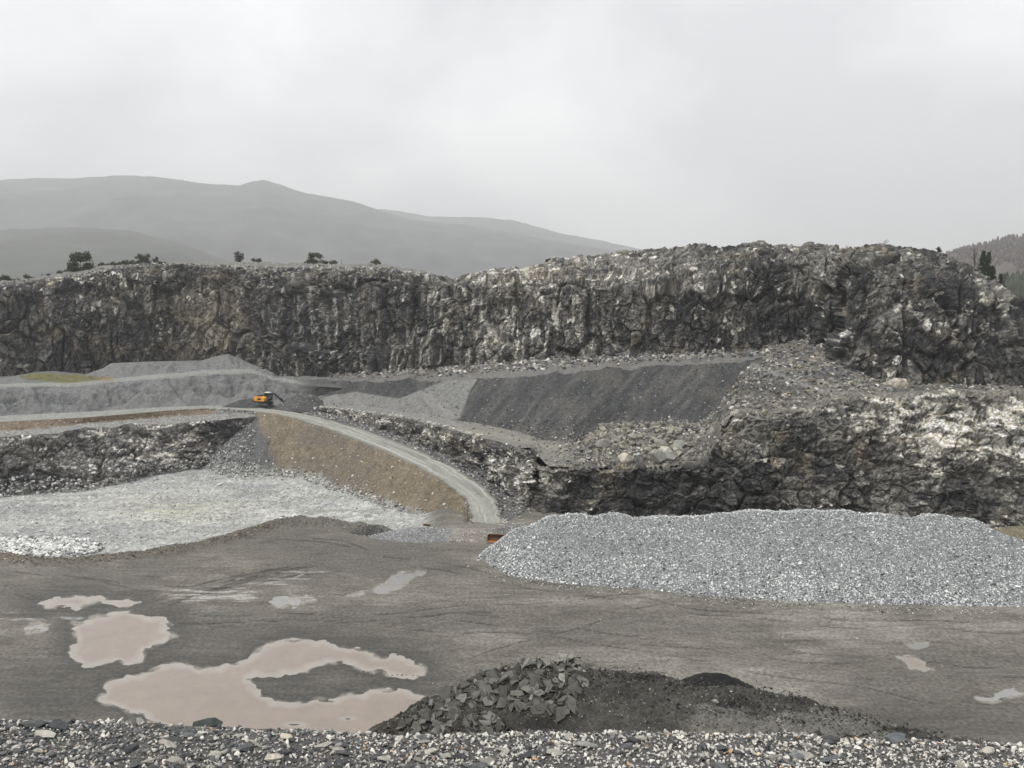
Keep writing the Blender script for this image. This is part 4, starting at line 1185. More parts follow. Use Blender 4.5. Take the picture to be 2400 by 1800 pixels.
poly1 = np.array([(1060, 1612), (1130, 1580), (1200, 1562), (1290, 1548), (1345, 1545), (1385, 1568), (1378, 1606), (1335, 1640), (1350, 1668), (1320, 1690), (1250, 1680), (1190, 1662), (1110, 1648), (1040, 1642)])
poly2 = np.array([(960, 1660), (1010, 1645), (1080, 1648), (1130, 1664), (1180, 1694), (1228, 1735), (1200, 1748), (950, 1748), (925, 1715)])
sd_ = 2000
for poly, cnt, which, grp in ((poly1, 185, 'upper heap', 'slabs in the upper heap'), (poly2, 115, 'lower heap', 'slabs in the lower heap')):
    got = 0
    while got < cnt:
        sd_ += 1
        px, py = rng.uniform(poly[:, 0].min(), poly[:, 0].max()), rng.uniform(poly[:, 1].min(), poly[:, 1].max())
        if in_poly(np.array([px]), np.array([py]), poly)[0] > -2: continue
        r = min(max(rng.lognormal(math.log(.50), .38), .24), 1.0)
        lt = rng.beta(1.1, 2.2)
        fx = (px - poly[:, 0].min()) / np.ptp(poly[:, 0])
        fy = (py - poly[:, 1].min()) / np.ptp(poly[:, 1])
        lab = '%s %s asphalt slab %s the %s' % ('small' if r < .36 else 'medium' if r < .55 else 'large', 'dark' if lt < .22 else 'grey' if lt < .5 else 'pale',
              ('high on the ' if fy < .33 else 'half way up the ' if fy < .66 else 'low on the ') + ('left side of' if fx < .25 else 'left middle of' if fx < .5 else 'right middle of' if fx < .75 else 'right side of'), which)
        slab(px, py, r, rng.uniform(.045, .09), nrand(px, py, .55, sd_, .8), rng.uniform(.08, .5), lt * .8, lab, grp, sd_)
        got += 1
for i in range(7):   # thin plates jutting from the top
    slab(1262 + i * 14, 1562 - i * 3, .75, .07, np.array([-.5 + .1 * i, -.3, .8]), .35 + .06 * i, .5 + .06 * i, 'thin plate jutting from the ridge of the upper heap, ' + ['leftmost', 'second from left', 'third from left', 'middle one', 'third from right', 'second from right', 'rightmost'][i], 'thin plates on the ridge', 1500 + i)
pch = []
while len(pch) < 1500:
    px, py = rng.uniform(930, 1400), rng.uniform(1545, 1750)
    q = np.array([px]), np.array([py])
    if min(in_poly(*q, poly1)[0], in_poly(*q, poly2)[0]) < 6: pch.append((px, py))
pch = np.array(pch)
Q = np.array([PMf[np.argmin((pfx - a) ** 2 + (pfy - b) ** 2)] for a, b in pch]) + np.array([0, 0, .06])
stones('slab_chips', Q, rng.uniform(.06, .2, len(Q)), stone_cols(len(Q), [(0.05, 0.05, 0.045), (0.09, 0.087, 0.075), (0.17, 0.165, 0.145)], [.4, .45, .15]), M_slab, flat=.9, parent=heapm)

# ------------------------------------------------------------------ gravel bank underfoot
EDGE = [(-600, 1690), (0, 1696), (100, 1697), (220, 1702), (430, 1713), (650, 1720), (870, 1729), (1085, 1731), (1400, 1729), (1740, 1729), (2060, 1740), (2400, 1753), (3000, 1775)]
YE = 5.8
Xs = np.concatenate([[-150, -60, -25, -12, -8], np.arange(-6, 6.01, .06), [8, 12, 25, 60, 150]])
pxe = 1200 + Xs / (YE * CP + 3.3 * SP) * F
ze = at_y(np.clip(pxe, -600, 3000), np.interp(pxe, *zip(*EDGE)), YE)[:, 2]
prof = [(-80, 'a', 38.4), (-3, 'a', 38.4), (.5, 'a', 38.35), (3.0, 'b', .9), (4.2, 'b', .30), (4.6, 'b', .17), (5.0, 'b', .09), (5.4, 'b', .04), (5.6, 'b', .02), (YE, 'b', 0), (YE + .15, 'b', -.05), (YE + .4, 'b', -.22), (YE + 1.2, 'b', -.85), (62, 'a', -.6)]
rows_ = []
for Yv, kd, zv in prof:
    rows_.append(np.stack([Xs, 0 * Xs + Yv, (0 * Xs + zv) if kd == 'a' else ze + zv], -1))
PB = loft(rows_, [2, 2, 8, 6, 6, 8, 10, 5, 5, 4, 4, 5, 12])
PB[..., 2] += (fbm(PB / .35, 4, 161) - .5) * .09 * ((PB[..., 1] > 3) & (PB[..., 1] < 7))
cB = np.zeros(PB.shape, f32) + np.array((0.09, 0.088, 0.083), f32)
cB *= (0.6 + .8 * fbm(PB / .05, 2, 162))[..., None]
bank = tag(mesh_np('gravel_bank', PB, grid_faces(*PB.shape[:2]), M_pebble, cB), kind='structure')
def bank_z(X, Y):
    i = np.argmin(np.abs(PB[:, 0, 1][:, None] - np.atleast_1d(Y)[None]), 0)
    j = np.argmin(np.abs(Xs[:, None] - np.atleast_1d(X)[None]), 0)
    return PB[i, j, 2]
NP_ = 19000
X = rng.uniform(-4.4, 4.4, NP_)
Y = rng.uniform(4.75, YE + .12, NP_)
sz = rng.lognormal(math.log(.0118), .42, NP_)
sz = np.clip(sz, .005, .035)
Pp = np.stack([X, Y, bank_z(X, Y) + sz * .35 + rng.uniform(0, .008, NP_)], -1)
lr = smooth(-2.0, .5, X)[:, None]
cl = stone_cols(NP_, [(0.07, 0.075, 0.08), (0.17, 0.172, 0.17), (0.33, 0.32, 0.30), (0.60, 0.57, 0.51), (0.50, 0.36, 0.25)], [.2, .24, .27, .26, .03], .2)
cr_ = stone_cols(NP_, [(0.06, 0.063, 0.065), (0.17, 0.172, 0.17), (0.43, 0.415, 0.38), (0.66, 0.635, 0.575), (0.55, 0.36, 0.2)], [.15, .16, .27, .40, .02], .15)
pm_ = (rng.random((NP_, 1)) < lr)
baked('bank_gravel', Pp, sz, np.where(pm_, cr_, cl), M_pebble)
pat = [('dark_stone', 482, 1713, .125, (0.055, 0.065, 0.062), (1.35, .8, .85), 'large dark green-black stone on the brink of the bank, above the brown puddle'),
       ('flat_stone', 75, 1700, .10, (0.10, 0.105, 0.105), (1.3, .8, .5), 'grey flat stone at the left end of the bank'),
       ('flat_stone', 130, 1702, .10, (0.07, 0.075, 0.08), (1.3, .8, .45), 'dark slaty stone near the left end of the bank'),
       ('pale_stone', 100, 1722, .085, (0.50, 0.47, 0.41), (1.5, .8, .5), 'long cream stone below the slaty one at left'),
       ('flat_stone', 400, 1730, .07, (0.09, 0.085, 0.07), (1.2, .8, .6), 'brown-grey stone left of the large dark one'),
       ('pale_stone', 303, 1718, .05, (0.55, 0.45, 0.37), (1, .9, .8), 'round pinkish stone at the bank edge'),
       ('flat_stone', 310, 1765, .06, (0.07, 0.072, 0.075), (1.2, .9, .6), 'dark rounded stone in the left gravel'),
       ('pale_stone', 672, 1732, .055, (0.62, 0.56, 0.46), (1.2, .9, .6), 'cream stone right of the large dark one'),
       ('pale_stone', 640, 1780, .065, (0.60, 0.55, 0.47), (1.2, .9, .7), 'large cream stone near the bottom edge'),
       ('flat_stone', 570, 1755, .06, (0.13, 0.14, 0.145), (1.1, .9, .7), 'blue-grey stone below the large dark one'),
       ('flat_stone', 990, 1745, .10, (0.16, 0.165, 0.165), (1.6, .8, .4), 'broad flat grey stone below the slabs'),
       ('pale_stone', 1395, 1735, .055, (0.45, 0.44, 0.41), (1.3, .9, .7), 'pale grey stone right of the slabs'),
       ('flat_stone', 1370, 1752, .07, (0.30, 0.30, 0.29), (1.4, .9, .5), 'speckled flat stone under the pale grey one'),
       ('pale_stone', 1865, 1738, .06, (0.36, 0.36, 0.35), (1.4, .9, .7), 'smooth grey cobble on the right bank edge'),
       ('flat_stone', 1945, 1738, .06, (0.08, 0.082, 0.08), (1.4, .9, .6), 'dark flat stone beside the grey cobble'),
       ('flat_stone', 2095, 1742, .085, (0.17, 0.18, 0.19), (1.4, .9, .6), 'broad blue-grey stone on the right bank edge'),
       ('flat_stone', 1870, 1772, .07, (0.22, 0.23, 0.23), (1.3, .9, .5), 'grey flat stone below the cobble'),
       ('flat_stone', 1955, 1782, .07, (0.14, 0.145, 0.15), (1.6, .8, .4), 'long grey stone near the bottom right'),
       ('flat_stone', 2120, 1768, .07, (0.10, 0.10, 0.10), (1.5, .9, .6), 'dark stone below the broad blue-grey one'),
       ('pale_stone', 1660, 1762, .06, (0.55, 0.42, 0.28), (1.8, .6, .5), 'tan splinter of stone in the right gravel')]
for i, (nm, px, py, s, cc, sc, lab) in enumerate(pat):
    d = dirs(px, py)
    k = np.argmin((to_px(PB)[0] - px) ** 2 + (to_px(PB)[1] - py) ** 2)
    rock_thing(nm, PB.reshape(-1, 3)[k], s, cc, lab, 'stone', None, 50 + i, M_rocknear, sc, rot=(random.uniform(-.15, .15), random.uniform(-.15, .15), random.uniform(-.5, .5)), sink=.12)
def bank_label(px, py, pale_):
    e_ = py - np.interp(px, *zip(*EDGE))
    spots = [(-50, 'at the far left end'), (180, 'below the slaty stones at left'), (330, 'left of the large dark stone'), (520, 'under the large dark stone'), (700, 'right of the large dark stone'),
             (860, 'below the brown puddle'), (1000, 'below the lower slab heap'), (1150, 'below the slabs'), (1300, 'just right of the slabs'), (1550, 'below the asphalt heap'), (1800, 'left of the grey cobble'), (2000, 'right of the grey cobble'), (2200, 'near the broad blue-grey stone'), (2420, 'at the far right end')]
    w_ = min(spots, key=lambda s: abs(s[0] - px))[1]
    return '%s on the bank %s %s' % ('small pale stone' if pale_ else 'small dark stone', 'brink' if e_ < 25 else 'crest' if e_ < 55 else 'front', w_)
BP = PB[22:60].reshape(-1, 3)
bpx, bpy2 = to_px(BP)
for i in range(150):
    px = rng.uniform(-100, 2500) if i < 90 else rng.uniform(-100, 1150)
    py = np.interp(px, *zip(*EDGE)) + rng.uniform(2, 90)
    k = np.argmin((bpx - px) ** 2 + (bpy2 - py) ** 2)
    pale_ = rng.random() < .4
    cc = (np.array((0.42, 0.40, 0.35)) if pale_ else np.array((0.12, 0.123, 0.125))) * rng.uniform(.6, 1.35)
    rock_thing('pale_stone' if pale_ else 'flat_stone', BP[k], rng.uniform(.022, .06), cc, bank_label(px, py, pale_), 'stone',
               'small pale stones on the bank' if pale_ else 'small dark stones on the bank', 500 + i, M_rocknear, (rng.uniform(1, 1.6), .8, rng.uniform(.45, .8)), rot=(rng.uniform(-.3, .3), rng.uniform(-.3, .3), rng.uniform(-.6, .6)), sink=.2)

# ------------------------------------------------------------------ boulders
PEs = PEd
bigs = [(1412, 1037, 1.25, (0.24, 0.235, 0.21), 'large grey boulder at the left end of the boulder heap'), (1447, 1028, 1.15, (0.25, 0.24, 0.21), 'rounded grey boulder, second of the left pair in the heap'),
        (1466, 1076, 1.45, (0.47, 0.43, 0.36), 'lone pale pinkish block standing in front of the boulder heap'), (1549, 1040, 1.0, (0.28, 0.27, 0.24), 'boulder high in the middle of the heap'),
        (1543, 1074, 1.5, (0.24, 0.235, 0.21), 'big boulder beside the dark gap at the heap front'), (1572, 1074, 1.35, (0.20, 0.2, 0.185), 'big boulder right of the dark gap at the heap front'),
        (1558, 1056, 1.1, (0.42, 0.40, 0.34), 'pale slabby boulder lying across the two big ones'), (1590, 1043, 1.2, (0.33, 0.34, 0.30), 'pale greenish boulder right of the heap middle'),
        (1610, 1098, 0.95, (0.33, 0.32, 0.27), 'lone boulder at the right foot of the heap'), (1563, 1092, .9, (0.25, 0.24, 0.2), 'small boulder below the big pair'), (1480, 1022, 1.0, (0.27, 0.26, 0.22), 'boulder behind the left pair')]
for i, (px, py, s, cc, lab) in enumerate(bigs):
    rock_thing('boulder', surf(PEs, px, py + 8), s * 1.3, np.array(cc) * 1.0, lab, 'boulder', 'boulders on the middle bench', 120 + i, None, (1, .9, 1.1))
bp = np.array([(1375, 1030), (1400, 1003), (1440, 995), (1560, 995), (1630, 1008), (1650, 1050), (1620, 1085), (1540, 1080), (1480, 1055), (1420, 1048)])
cnt = 0
while cnt < 120:
    px, py = rng.uniform(1370, 1655), rng.uniform(992, 1090)
    if in_poly(np.array([px]), np.array([py]), bp)[0] > 0: continue
    bs, bt = rng.uniform(.4, 1.05), rng.uniform(.6, 1.4)
    lab = ('%s %s boulder in the %s%s of the boulder heap' % ('small' if bs < .6 else 'medium' if bs < .85 else 'fairly large', 'dark grey' if bt < .85 else 'grey' if bt < 1.15 else 'pale grey', 'upper ' if py < 1025 else 'lower ' if py > 1055 else 'middle ', 'left' if px < 1460 else 'right' if px > 1560 else 'centre'))
    rock_thing('boulder', surf(PEs, px, py), bs, np.array((0.25, 0.24, 0.20)) * bt, lab, 'boulder', 'smaller boulders in the heap', 140 + cnt, None, (1, .9, 1))
    cnt += 1
ONES = 'zeroth first second third fourth fifth sixth seventh eighth ninth tenth eleventh twelfth thirteenth fourteenth fifteenth sixteenth seventeenth eighteenth nineteenth'.split()
def ordinal(k):
    return ONES[k] if k < 20 else ('twentieth' if k == 20 else 'thirtieth' if k == 30 else ('twenty-' if k < 30 else 'thirty-') + ONES[k % 10])
nl = 34
for i in range(nl):
    px = 700 + 430 * ((i + rng.uniform(-.3, .3)) / nl)
    py = np.interp(px, [690, 748, 868, 955, 1031, 1096, 1172], [952, 954, 967, 980, 998, 1016, 1034])
    p = at_z(px, py, np.interp(px, [690, 748, 868, 1031, 1172], [9.0, 9.1, 9.4, 9.8, 9.9]))
    rock_thing('kerb_boulder', p + np.array([0, .5, -.1]), rng.uniform(.32, .8), np.array((0.50, 0.48, 0.42)) * rng.uniform(.65, 1.15), 'pale boulder along the bench edge above the ramp, %s from the excavator end' % ordinal(i + 1), 'boulder', 'pale boulders lining the bench edge', 300 + i, None, (1.2, .9, .8))
for i, (px, py, s, lab, sh) in enumerate([(2098, 905, 2.1, 'large cream outcrop block at the foot of the right wall', PGd), (1993, 897, .75, 'pale boulder at the foot of the right wall', PGd), (1840, 928, .8, 'pale boulder on the rubble above the right cliff', PGd), (2028, 912, .45, 'small white stone below the right wall', PGd)]):
    rock_thing('boulder', surf(sh, px, py), s, np.array((0.40, 0.36, 0.30)), lab, 'boulder', None, 360 + i, M_rock, (1.2, .8, .95), sink=.45)

# ------------------------------------------------------------------ strewn rubble, too fine to pick apart
def strew(name, P, mask, n, lo, hi, pal, w, sink=.2, mat=M_stone):
    Q = pick(P, mask, n)
    s = np.exp(rng.uniform(math.log(lo), math.log(hi), n))
    Q[:, 2] += s * (.4 - sink)
    return stones(name, Q, s, stone_cols(n, pal, w), mat)
strew('embankment_stones', PI, None, 3200, .05, .2, [(0.45, 0.43, 0.38), (0.25, 0.22, 0.17), (0.10, 0.09, 0.075)], [.35, .4, .25])
mI = (1 - smooth(.0, .25, vI)) * 1.0
strew('embankment_foot_rubble', PI, mI + .02, 1800, .12, .42, [(0.55, 0.55, 0.52), (0.3, 0.3, 0.29), (0.15, 0.15, 0.15)], [.4, .35, .25])
pI = to_px(PI)[0]
strew('scree_stones', PI, (pI < 600) * 1.0, 1500, .1, .4, [(0.5, 0.5, 0.47), (0.25, 0.25, 0.25), (0.09, 0.09, 0.09)], [.3, .35, .35])
strew('slope_stones', PFd[:90], 0.1 + smooth(960, 1050, to_px(PFd[:90])[1]), 3200, .07, .3, [(0.35, 0.34, 0.31), (0.15, 0.15, 0.145), (0.06, 0.06, 0.06)], [.3, .4, .3])
strew('wall_foot_rubble', PFd[90:], smooth(.1, .5, np.linspace(0, 1, 27))[:, None] + 0 * PFd[90:, :, 0], 3200, .2, .8, GREYS, [1, 2.5, 2.5, 1, .8])
strew('bench_rubble', PGd, 1 - .8 * path, 5200, .12, .6, GREYS, [1.2, 2.5, 2.2, .9, 1])
strew('middle_bench_rubble', PEd, .05 + rub, 3600, .12, .5, GREYS, [1, 2.2, 2.2, .8, 1.2])
strew('verge_stones', PV, None, 1600, .1, .4, GREYS, [1, 2, 2, 1, .3])
strew('face_ledge_rubble', PDd, None, 1200, .12, .45, GREYS, [1, 2, 2, 1.4, .3])
strew('left_foot_rubble', PLd[:26], None, 1600, .15, .6, [(0.5, 0.5, 0.48), (0.28, 0.28, 0.28), (0.12, 0.12, 0.12)], [.4, .35, .25])
strew('left_berm_stones', PLd[90:112], None, 1200, .07, .28, [(0.5, 0.47, 0.42), (0.25, 0.2, 0.15), (0.3, 0.3, 0.29)], [.35, .35, .3])
strew('plateau_stones', PWd[182:190], (np.broadcast_to(np.arange(-380, 2781, 2.4), PWd[182:190].shape[:2]) < 1300) * 1.0, 900, .2, .6, GREYS, [1, 2, 2, 1, 1])
wmask = (behind > .6) & (pxg > -200) & (pxg < 1000) & (pyg < 1315) & (pyg > 1090)
strew('white_floor_stones', FLz, wmask * 1.0, 6500, .06, .3, [(0.62, 0.62, 0.60), (0.42, 0.42, 0.41), (0.22, 0.22, 0.22)], [.45, .35, .2])
strew('berm_stones', FLz, (bw > .25) * (pxg < 950) * (pxg > -300), 1800, .06, .22, [(0.4, 0.37, 0.31), (0.16, 0.14, 0.11), (0.08, 0.075, 0.065)], [.25, .4, .35])
rmask = blob(pxg, pyg, 95, 1256, 120, 20) * (behind > .5)
rmask = np.where(rmask > .25, rmask, 0)
strew('white_rubble', FLz, rmask, 1500, .18, .55, [(0.72, 0.72, 0.70), (0.55, 0.55, 0.54), (0.25, 0.25, 0.25)], [.5, .3, .2], sink=-.1)
strew('floor_pebbles', FLz, ((behind < .1) & (pudd > 8) & (pyg < 1760) & (pyg > 1260)) * (0.2 + smooth(.5, .7, lowf)), 1500, .03, .1, GREYS, [1, 2, 2, 1, .3])
WR = [(12, 1262), (40, 1250), (70, 1268), (100, 1245), (128, 1262), (150, 1240), (175, 1258), (205, 1250), (55, 1238), (90, 1275), (20, 1280), (140, 1275)]
for i, (px, py) in enumerate(WR):
    p = surf(FLz, px, py)
    rock_thing('white_rock', p, rng.uniform(.35, .6), np.array((0.66, 0.66, 0.64)) * rng.uniform(.85, 1.1), 'white rock in the rubble on the pale lower floor, %s %s' % ('far row,' if py < 1250 else 'middle,' if py < 1265 else 'near row,', ['outermost left', 'second from left', 'left of centre', 'centre', 'right of centre', 'right', 'rightmost'][min(int(px / 32), 6)]), 'rock', 'white rocks on the lower floor', 380 + i, None, (1, .9, .9))

# ------------------------------------------------------------------ smaller heaps
SP1 = ([(0.6, 0.6, 0.58), (0.3, 0.3, 0.3), (0.12, 0.12, 0.12)], [.3, .4, .3])
mound('gravel_heap', 985, 1256, 0, 8.5, 3.0, 1.5, (0.20, 0.205, 0.205), 'low grey gravel heap at the foot of the ramp', seed=71, speck=SP1, nst=1800, ssz=.09)
mound('gravel_heap', 1100, 1258, 0, 5.5, 2.6, 1.1, (0.22, 0.20, 0.175), 'low brownish gravel heap in front of the ramp end', seed=72, speck=SP1, nst=800, ssz=.09)
mound('gravel_heap', 1195, 1250, 0, 4.2, 2.5, 1.6, (0.15, 0.145, 0.14), 'small dark gravel heap between ramp and big stone heap', seed=73, speck=SP1, nst=600, ssz=.09)
mound('spoil_heap', 1262, 1242, 0, 5.0, 2.0, 1.5, (0.18, 0.16, 0.135), 'brown spoil heap at the cliff foot behind the big stone heap', seed=74, speck=SP1, nst=400, ssz=.1)
mound('spoil_heap', 868, 1248, 0, 3.4, 2.2, 1.3, (0.06, 0.06, 0.056), 'small dark spoil heap at the end of the berm', seed=75, speck=SP1, nst=200, ssz=.08)
mound('spoil_heap', 2390, 1262, 0, 7.5, 4.0, 2.0, (0.17, 0.15, 0.105), 'brown spoil heap at the cliff foot beyond the right end', seed=76, speck=SP1, nst=300, ssz=.1)
mound('fines_heap', 586, 955, 8.3, 6.6, 2.8, 2.3, (0.072, 0.074, 0.074), 'low dark heap of fines under the excavator', seed=77)
mound('fines_heap', 712, 953, 8.6, 6.0, 5.0, 3.4, (0.085, 0.085, 0.084), 'dark heap of fines in front of the excavator bucket', seed=78, speck=SP1, nst=320, ssz=.14)
mound('fines_heap', 800, 945, 9.0, 8.5, 5.0, 2.3, (0.20, 0.20, 0.188), 'pale grey heap of fines beyond the dark one', seed=79)

tm = []
for r_ in ((826, 1573, 1000, 1586),):
    for k in range(16):
        t = k / 15
        if 5 < k < 8: continue
        px, py = lerp(r_[0], r_[2], t), lerp(r_[1], r_[3], t)
        tm.append(at_z(px + rng.normal(0, 2), py + rng.normal(0, 1), 0.01))
tm = np.array(tm)
stones('tread_marks', tm, np.full(len(tm), .16), stone_cols(len(tm), [(0.06, 0.056, 0.05)], [1]), M_mud, flat=.25)

# ------------------------------------------------------------------ painted steel things
def plain(name, col, rough=.5, metal=0.0, fine=3.0, amt=.15):
    return node_mat(name, col=col, rough=rough, metal=metal, fine=fine, amt=amt)
M_or = plain('orange_paint', (0.80, 0.36, 0.05), .45)
M_blk = plain('black_steel', (0.03, 0.03, 0.032), .5)
M_gry = plain('grey_steel', (0.16, 0.165, 0.16), .5)
M_gls = plain('cab_glass', (0.02, 0.025, 0.03), .08)
M_wht = plain('white_paint', (0.75, 0.74, 0.68), .5)
M_rust = plain('rusty_orange_steel', (0.36, 0.12, 0.03), .6, fine=6, amt=.5)
M_rustd = plain('dark_rust', (0.12, 0.06, 0.035), .8, fine=5, amt=.5)
M_conc = plain('pale_block', (0.45, 0.44, 0.40), .9, fine=4, amt=.3)
M_wood = plain('weathered_wood', (0.14, 0.12, 0.10), .9)
def bm_obj(name, bm, mat, parent=None, bev=0.0):
    if bev > 0:
        bmesh.ops.bevel(bm, geom=bm.edges[:], offset=bev, segments=1, affect='EDGES')
    me = bpy.data.meshes.new(name)
    bmesh.ops.recalc_face_normals(bm, faces=bm.faces)
    bm.to_mesh(me)
    bm.free()
    me.materials.append(mat)
    o = bpy.data.objects.new(name, me)
    C.objects.link(o)
    if parent: o.parent = parent
    return o
def prism(pts, y0, y1, bm=None):
    """outline in x,z extruded in y"""
    bm = bm or bmesh.new()
    a = [bm.verts.new((x, y0, zz)) for x, zz in pts]
    b = [bm.verts.new((x, y1, zz)) for x, zz in pts]
    bm.faces.new(a)
    bm.faces.new(b[::-1])
    for i in range(len(pts)):
        j = (i + 1) % len(pts)
        bm.faces.new((a[i], b[i], b[j], a[j]))
    return bm
def empty(name, loc, rz=0):
    o = bpy.data.objects.new(name, None)
    C.objects.link(o)
    o.location = loc
    o.rotation_euler = (0, 0, rz)
    return o
def bar(p, q, r0, r1, n=8):
    from mathutils import Vector
    bm = bmesh.new()
    p, q = Vector(p), Vector(q)
    d = (q - p).normalized()
    s = d.orthogonal().normalized()
    t = d.cross(s)
    A = [bm.verts.new(p + (s * math.cos(2 * math.pi * i / n) + t * math.sin(2 * math.pi * i / n)) * r0) for i in range(n)]
    B = [bm.verts.new(q + (s * math.cos(2 * math.pi * i / n) + t * math.sin(2 * math.pi * i / n)) * r1) for i in range(n)]
    bm.faces.new(A)
    bm.faces.new(B[::-1])
    for i in range(n): bm.faces.new((A[i], A[(i + 1) % n], B[(i + 1) % n], B[i]))
    return bm

# tracked excavator: x is its heading
ep = at_z(621, 951, 8.9)
ex = empty('excavator', ep + np.array([0, 0, .25]), math.radians(-14))
tag(ex, 'orange and black tracked excavator digging beside the top of the ramp', 'excavator')
ex.scale = (1.03,) * 3
for s in (-1, 1):
    y0 = s * .95 - .25
    tr = bm_obj('track', prism([(-1.45, .12), (-1.25, 0), (1.25, 0), (1.5, .15), (1.55, .45), (1.35, .68), (-1.3, .68), (-1.5, .45)], y0, y0 + .5), M_blk, ex, .03)
    for k in range(6):
        bm_obj('road_wheel', prism([(-1.1 + k * .44 + .16 * math.cos(a), .2 + .16 * math.sin(a)) for a in np.linspace(0, 2 * math.pi, 10, False)], y0 - .02, y0 + .52), M_gry, tr)
    bm_obj('drive_sprocket', prism([(-1.22 + .25 * math.cos(a), .38 + .25 * math.sin(a)) for a in np.linspace(0, 2 * math.pi, 10, False)], y0 - .03, y0 + .53), M_gry, tr)
bm_obj('undercarriage', prism([(-.8, .3), (.8, .3), (.6, .78), (-.6, .78)], -.7, .7), M_blk, ex)
bm_obj('turntable', prism([(.62 * math.cos(a), .8 + .0 * a + (.06 if math.sin(a) > 0 else -.04)) for a in np.linspace(0, 2 * math.pi, 12, False)], -.6, .6), M_blk, ex)
cw = bm_obj('counterweight', prism([(-2.05, 1.0), (-1.25, .92), (-1.25, 1.95), (-1.95, 1.95), (-2.12, 1.75)], -1.22, 1.22), M_or, ex, .1)
bm_obj('emblem', prism([(-2.16 - .012, 1.4), (-2.13, 1.4), (-2.13, 1.6), (-2.16 - .012, 1.6)], -.15, .15), M_blk, cw)
bo = bm_obj('engine_house', prism([(-1.27, .92), (.55, .92), (.55, 1.72), (-.3, 1.98), (-1.27, 1.98)], -1.2, 1.2), M_or, ex, .06)
bm_obj('engine_hood', prism([(-1.6, 1.95), (-.5, 1.98), (-.6, 2.16), (-1.5, 2.16)], -.8, .9), M_blk, bo, .03)
bm_obj('exhaust', bar((-1.1, -.6, 2.1), (-1.1, -.6, 2.55), .06, .06), M_blk, bo)
bm_obj('side_grille', prism([(-1.1, 1.2), (-.3, 1.2), (-.3, 1.7), (-1.1, 1.7)], -1.225, -1.19), M_blk, bo)
for k in range(3):
    bm_obj('handrail', bar((-1.6 + k * .5, -1.1, 1.95), (-1.6 + k * .5, -1.1, 2.3), .03, .03, 5), M_blk, ex)
bm_obj('handrail', bar((-1.6, -1.1, 2.3), (-.6, -1.1, 2.3), .03, .03, 5), M_blk, ex)
bm_obj('deck', prism([(.5, .92), (1.3, .92), (1.3, 1.02), (.5, 1.02)], -1.2, 1.2), M_blk, ex)
cb = bm_obj('cab', prism([(-.25, 1.0), (1.3, 1.0), (1.45, 1.75), (1.1, 2.72), (-.15, 2.72), (-.28, 1.9)], .22, 1.2), M_blk, ex, .05)
bm_obj('side_window', prism([(-.1, 1.75), (1.28, 1.75), (1.02, 2.6), (-.05, 2.6)], .205, 1.215), M_gls, cb)
bm_obj('windscreen', prism([(1.40, 1.5), (1.47, 1.75), (1.14, 2.66), (1.08, 2.6)], .32, 1.1), M_gls, cb)
bm_obj('cab_roof', prism([(-.2, 2.72), (1.12, 2.72), (1.02, 2.84), (-.12, 2.84)], .2, 1.22), M_wht, cb, .03)
bm = prism([(.5, 1.35), (.85, 1.25), (1.7, 2.3), (2.6, 2.42), (4.05, 1.35), (4.2, 1.55), (2.75, 2.82), (1.45, 2.75)], -.25, .12)
boom = bm_obj('boom', bm, M_blk, ex, .03)
bm_obj('boom_cylinder', bar((.9, -.4, 1.25), (2.1, -.4, 2.25), .09, .07), M_gry, boom)
bm_obj('boom_cylinder', bar((.9, .27, 1.25), (2.1, .27, 2.25), .09, .07), M_gry, boom)
st = bm_obj('stick', prism([(3.85, 1.75), (4.3, 1.75), (5.45, .48), (5.3, .3), (3.9, 1.2)], -.2, .07), M_blk, ex, .02)
bm_obj('stick_cylinder', bar((2.9, -.06, 2.75), (4.2, -.06, 1.75), .08, .06), M_gry, st)
bk = bm_obj('bucket', prism([(5.2, .5), (5.55, .62), (5.95, .35), (6.05, -.1), (5.8, -.35), (5.15, -.25), (5.3, -.1), (5.7, -.1), (5.75, .2), (5.4, .3)], -.6, .5), M_or, ex, .02)
for k in range(4):
    bm_obj('bucket_tooth', prism([(5.2, -.27), (5.0, -.3), (5.2, -.2)], -.55 + k * .32, -.45 + k * .32), M_gry, bk)
bm_obj('bucket_link', bar((4.7, -.06, 1.25), (5.5, -.06, .6), .06, .06), M_gry, st)

# rust-orange loader bucket lying by the stone heap
lp = at_z(1163, 1268, 0.0)
lb = empty('loader_bucket', lp + np.array([0, 0, .05]), math.radians(-8))
lb.scale = (.88, .8, .55)
tag(lb, 'rusty orange loader bucket lying open at the left end of the stone heap', 'loader bucket')
prof_ = [(1.1, .0), (.4, .0), (.0, .15), (-.35, .5), (-.48, .95), (-.38, 1.35), (-.05, 1.62)]
inn = [(x + .05, zz + .06) for x, zz in prof_][::-1]
def yprism(pts, x0, x1):
    bm = prism(pts, x0, x1)
    for v in bm.verts: v.co = (v.co.y, -v.co.x, v.co.z)
    return bm
bm_obj('shell', yprism(prof_ + [(p[0] + .03, p[1] + .05) for p in prof_[::-1]], -1.5, 1.5), M_rustd, lb)
bm_obj('floor_plate', yprism([(1.2, .06), (.3, .075), (.3, .10), (1.2, .09)], -1.45, 1.45), M_rust, lb)
for s in (-1.5, 1.46):
    bm_obj('side_plate', yprism([(1.15, .0), (.4, -.01), (.0, .13), (-.37, .48), (-.5, .95), (-.4, 1.38), (-.05, 1.66), (.35, 1.2), (.55, .55)], s, s + .05), M_rust, lb)
bm_obj('cutting_edge', yprism([(1.35, .02), (1.1, -.01), (1.1, .07), (1.3, .06)], -1.55, 1.56), M_gry, lb)
bm_obj('spill_guard', yprism([(-.05, 1.62), (.02, 1.66), (.0, 1.85), (-.06, 1.85)], -1.3, 1.3), M_rustd, lb)
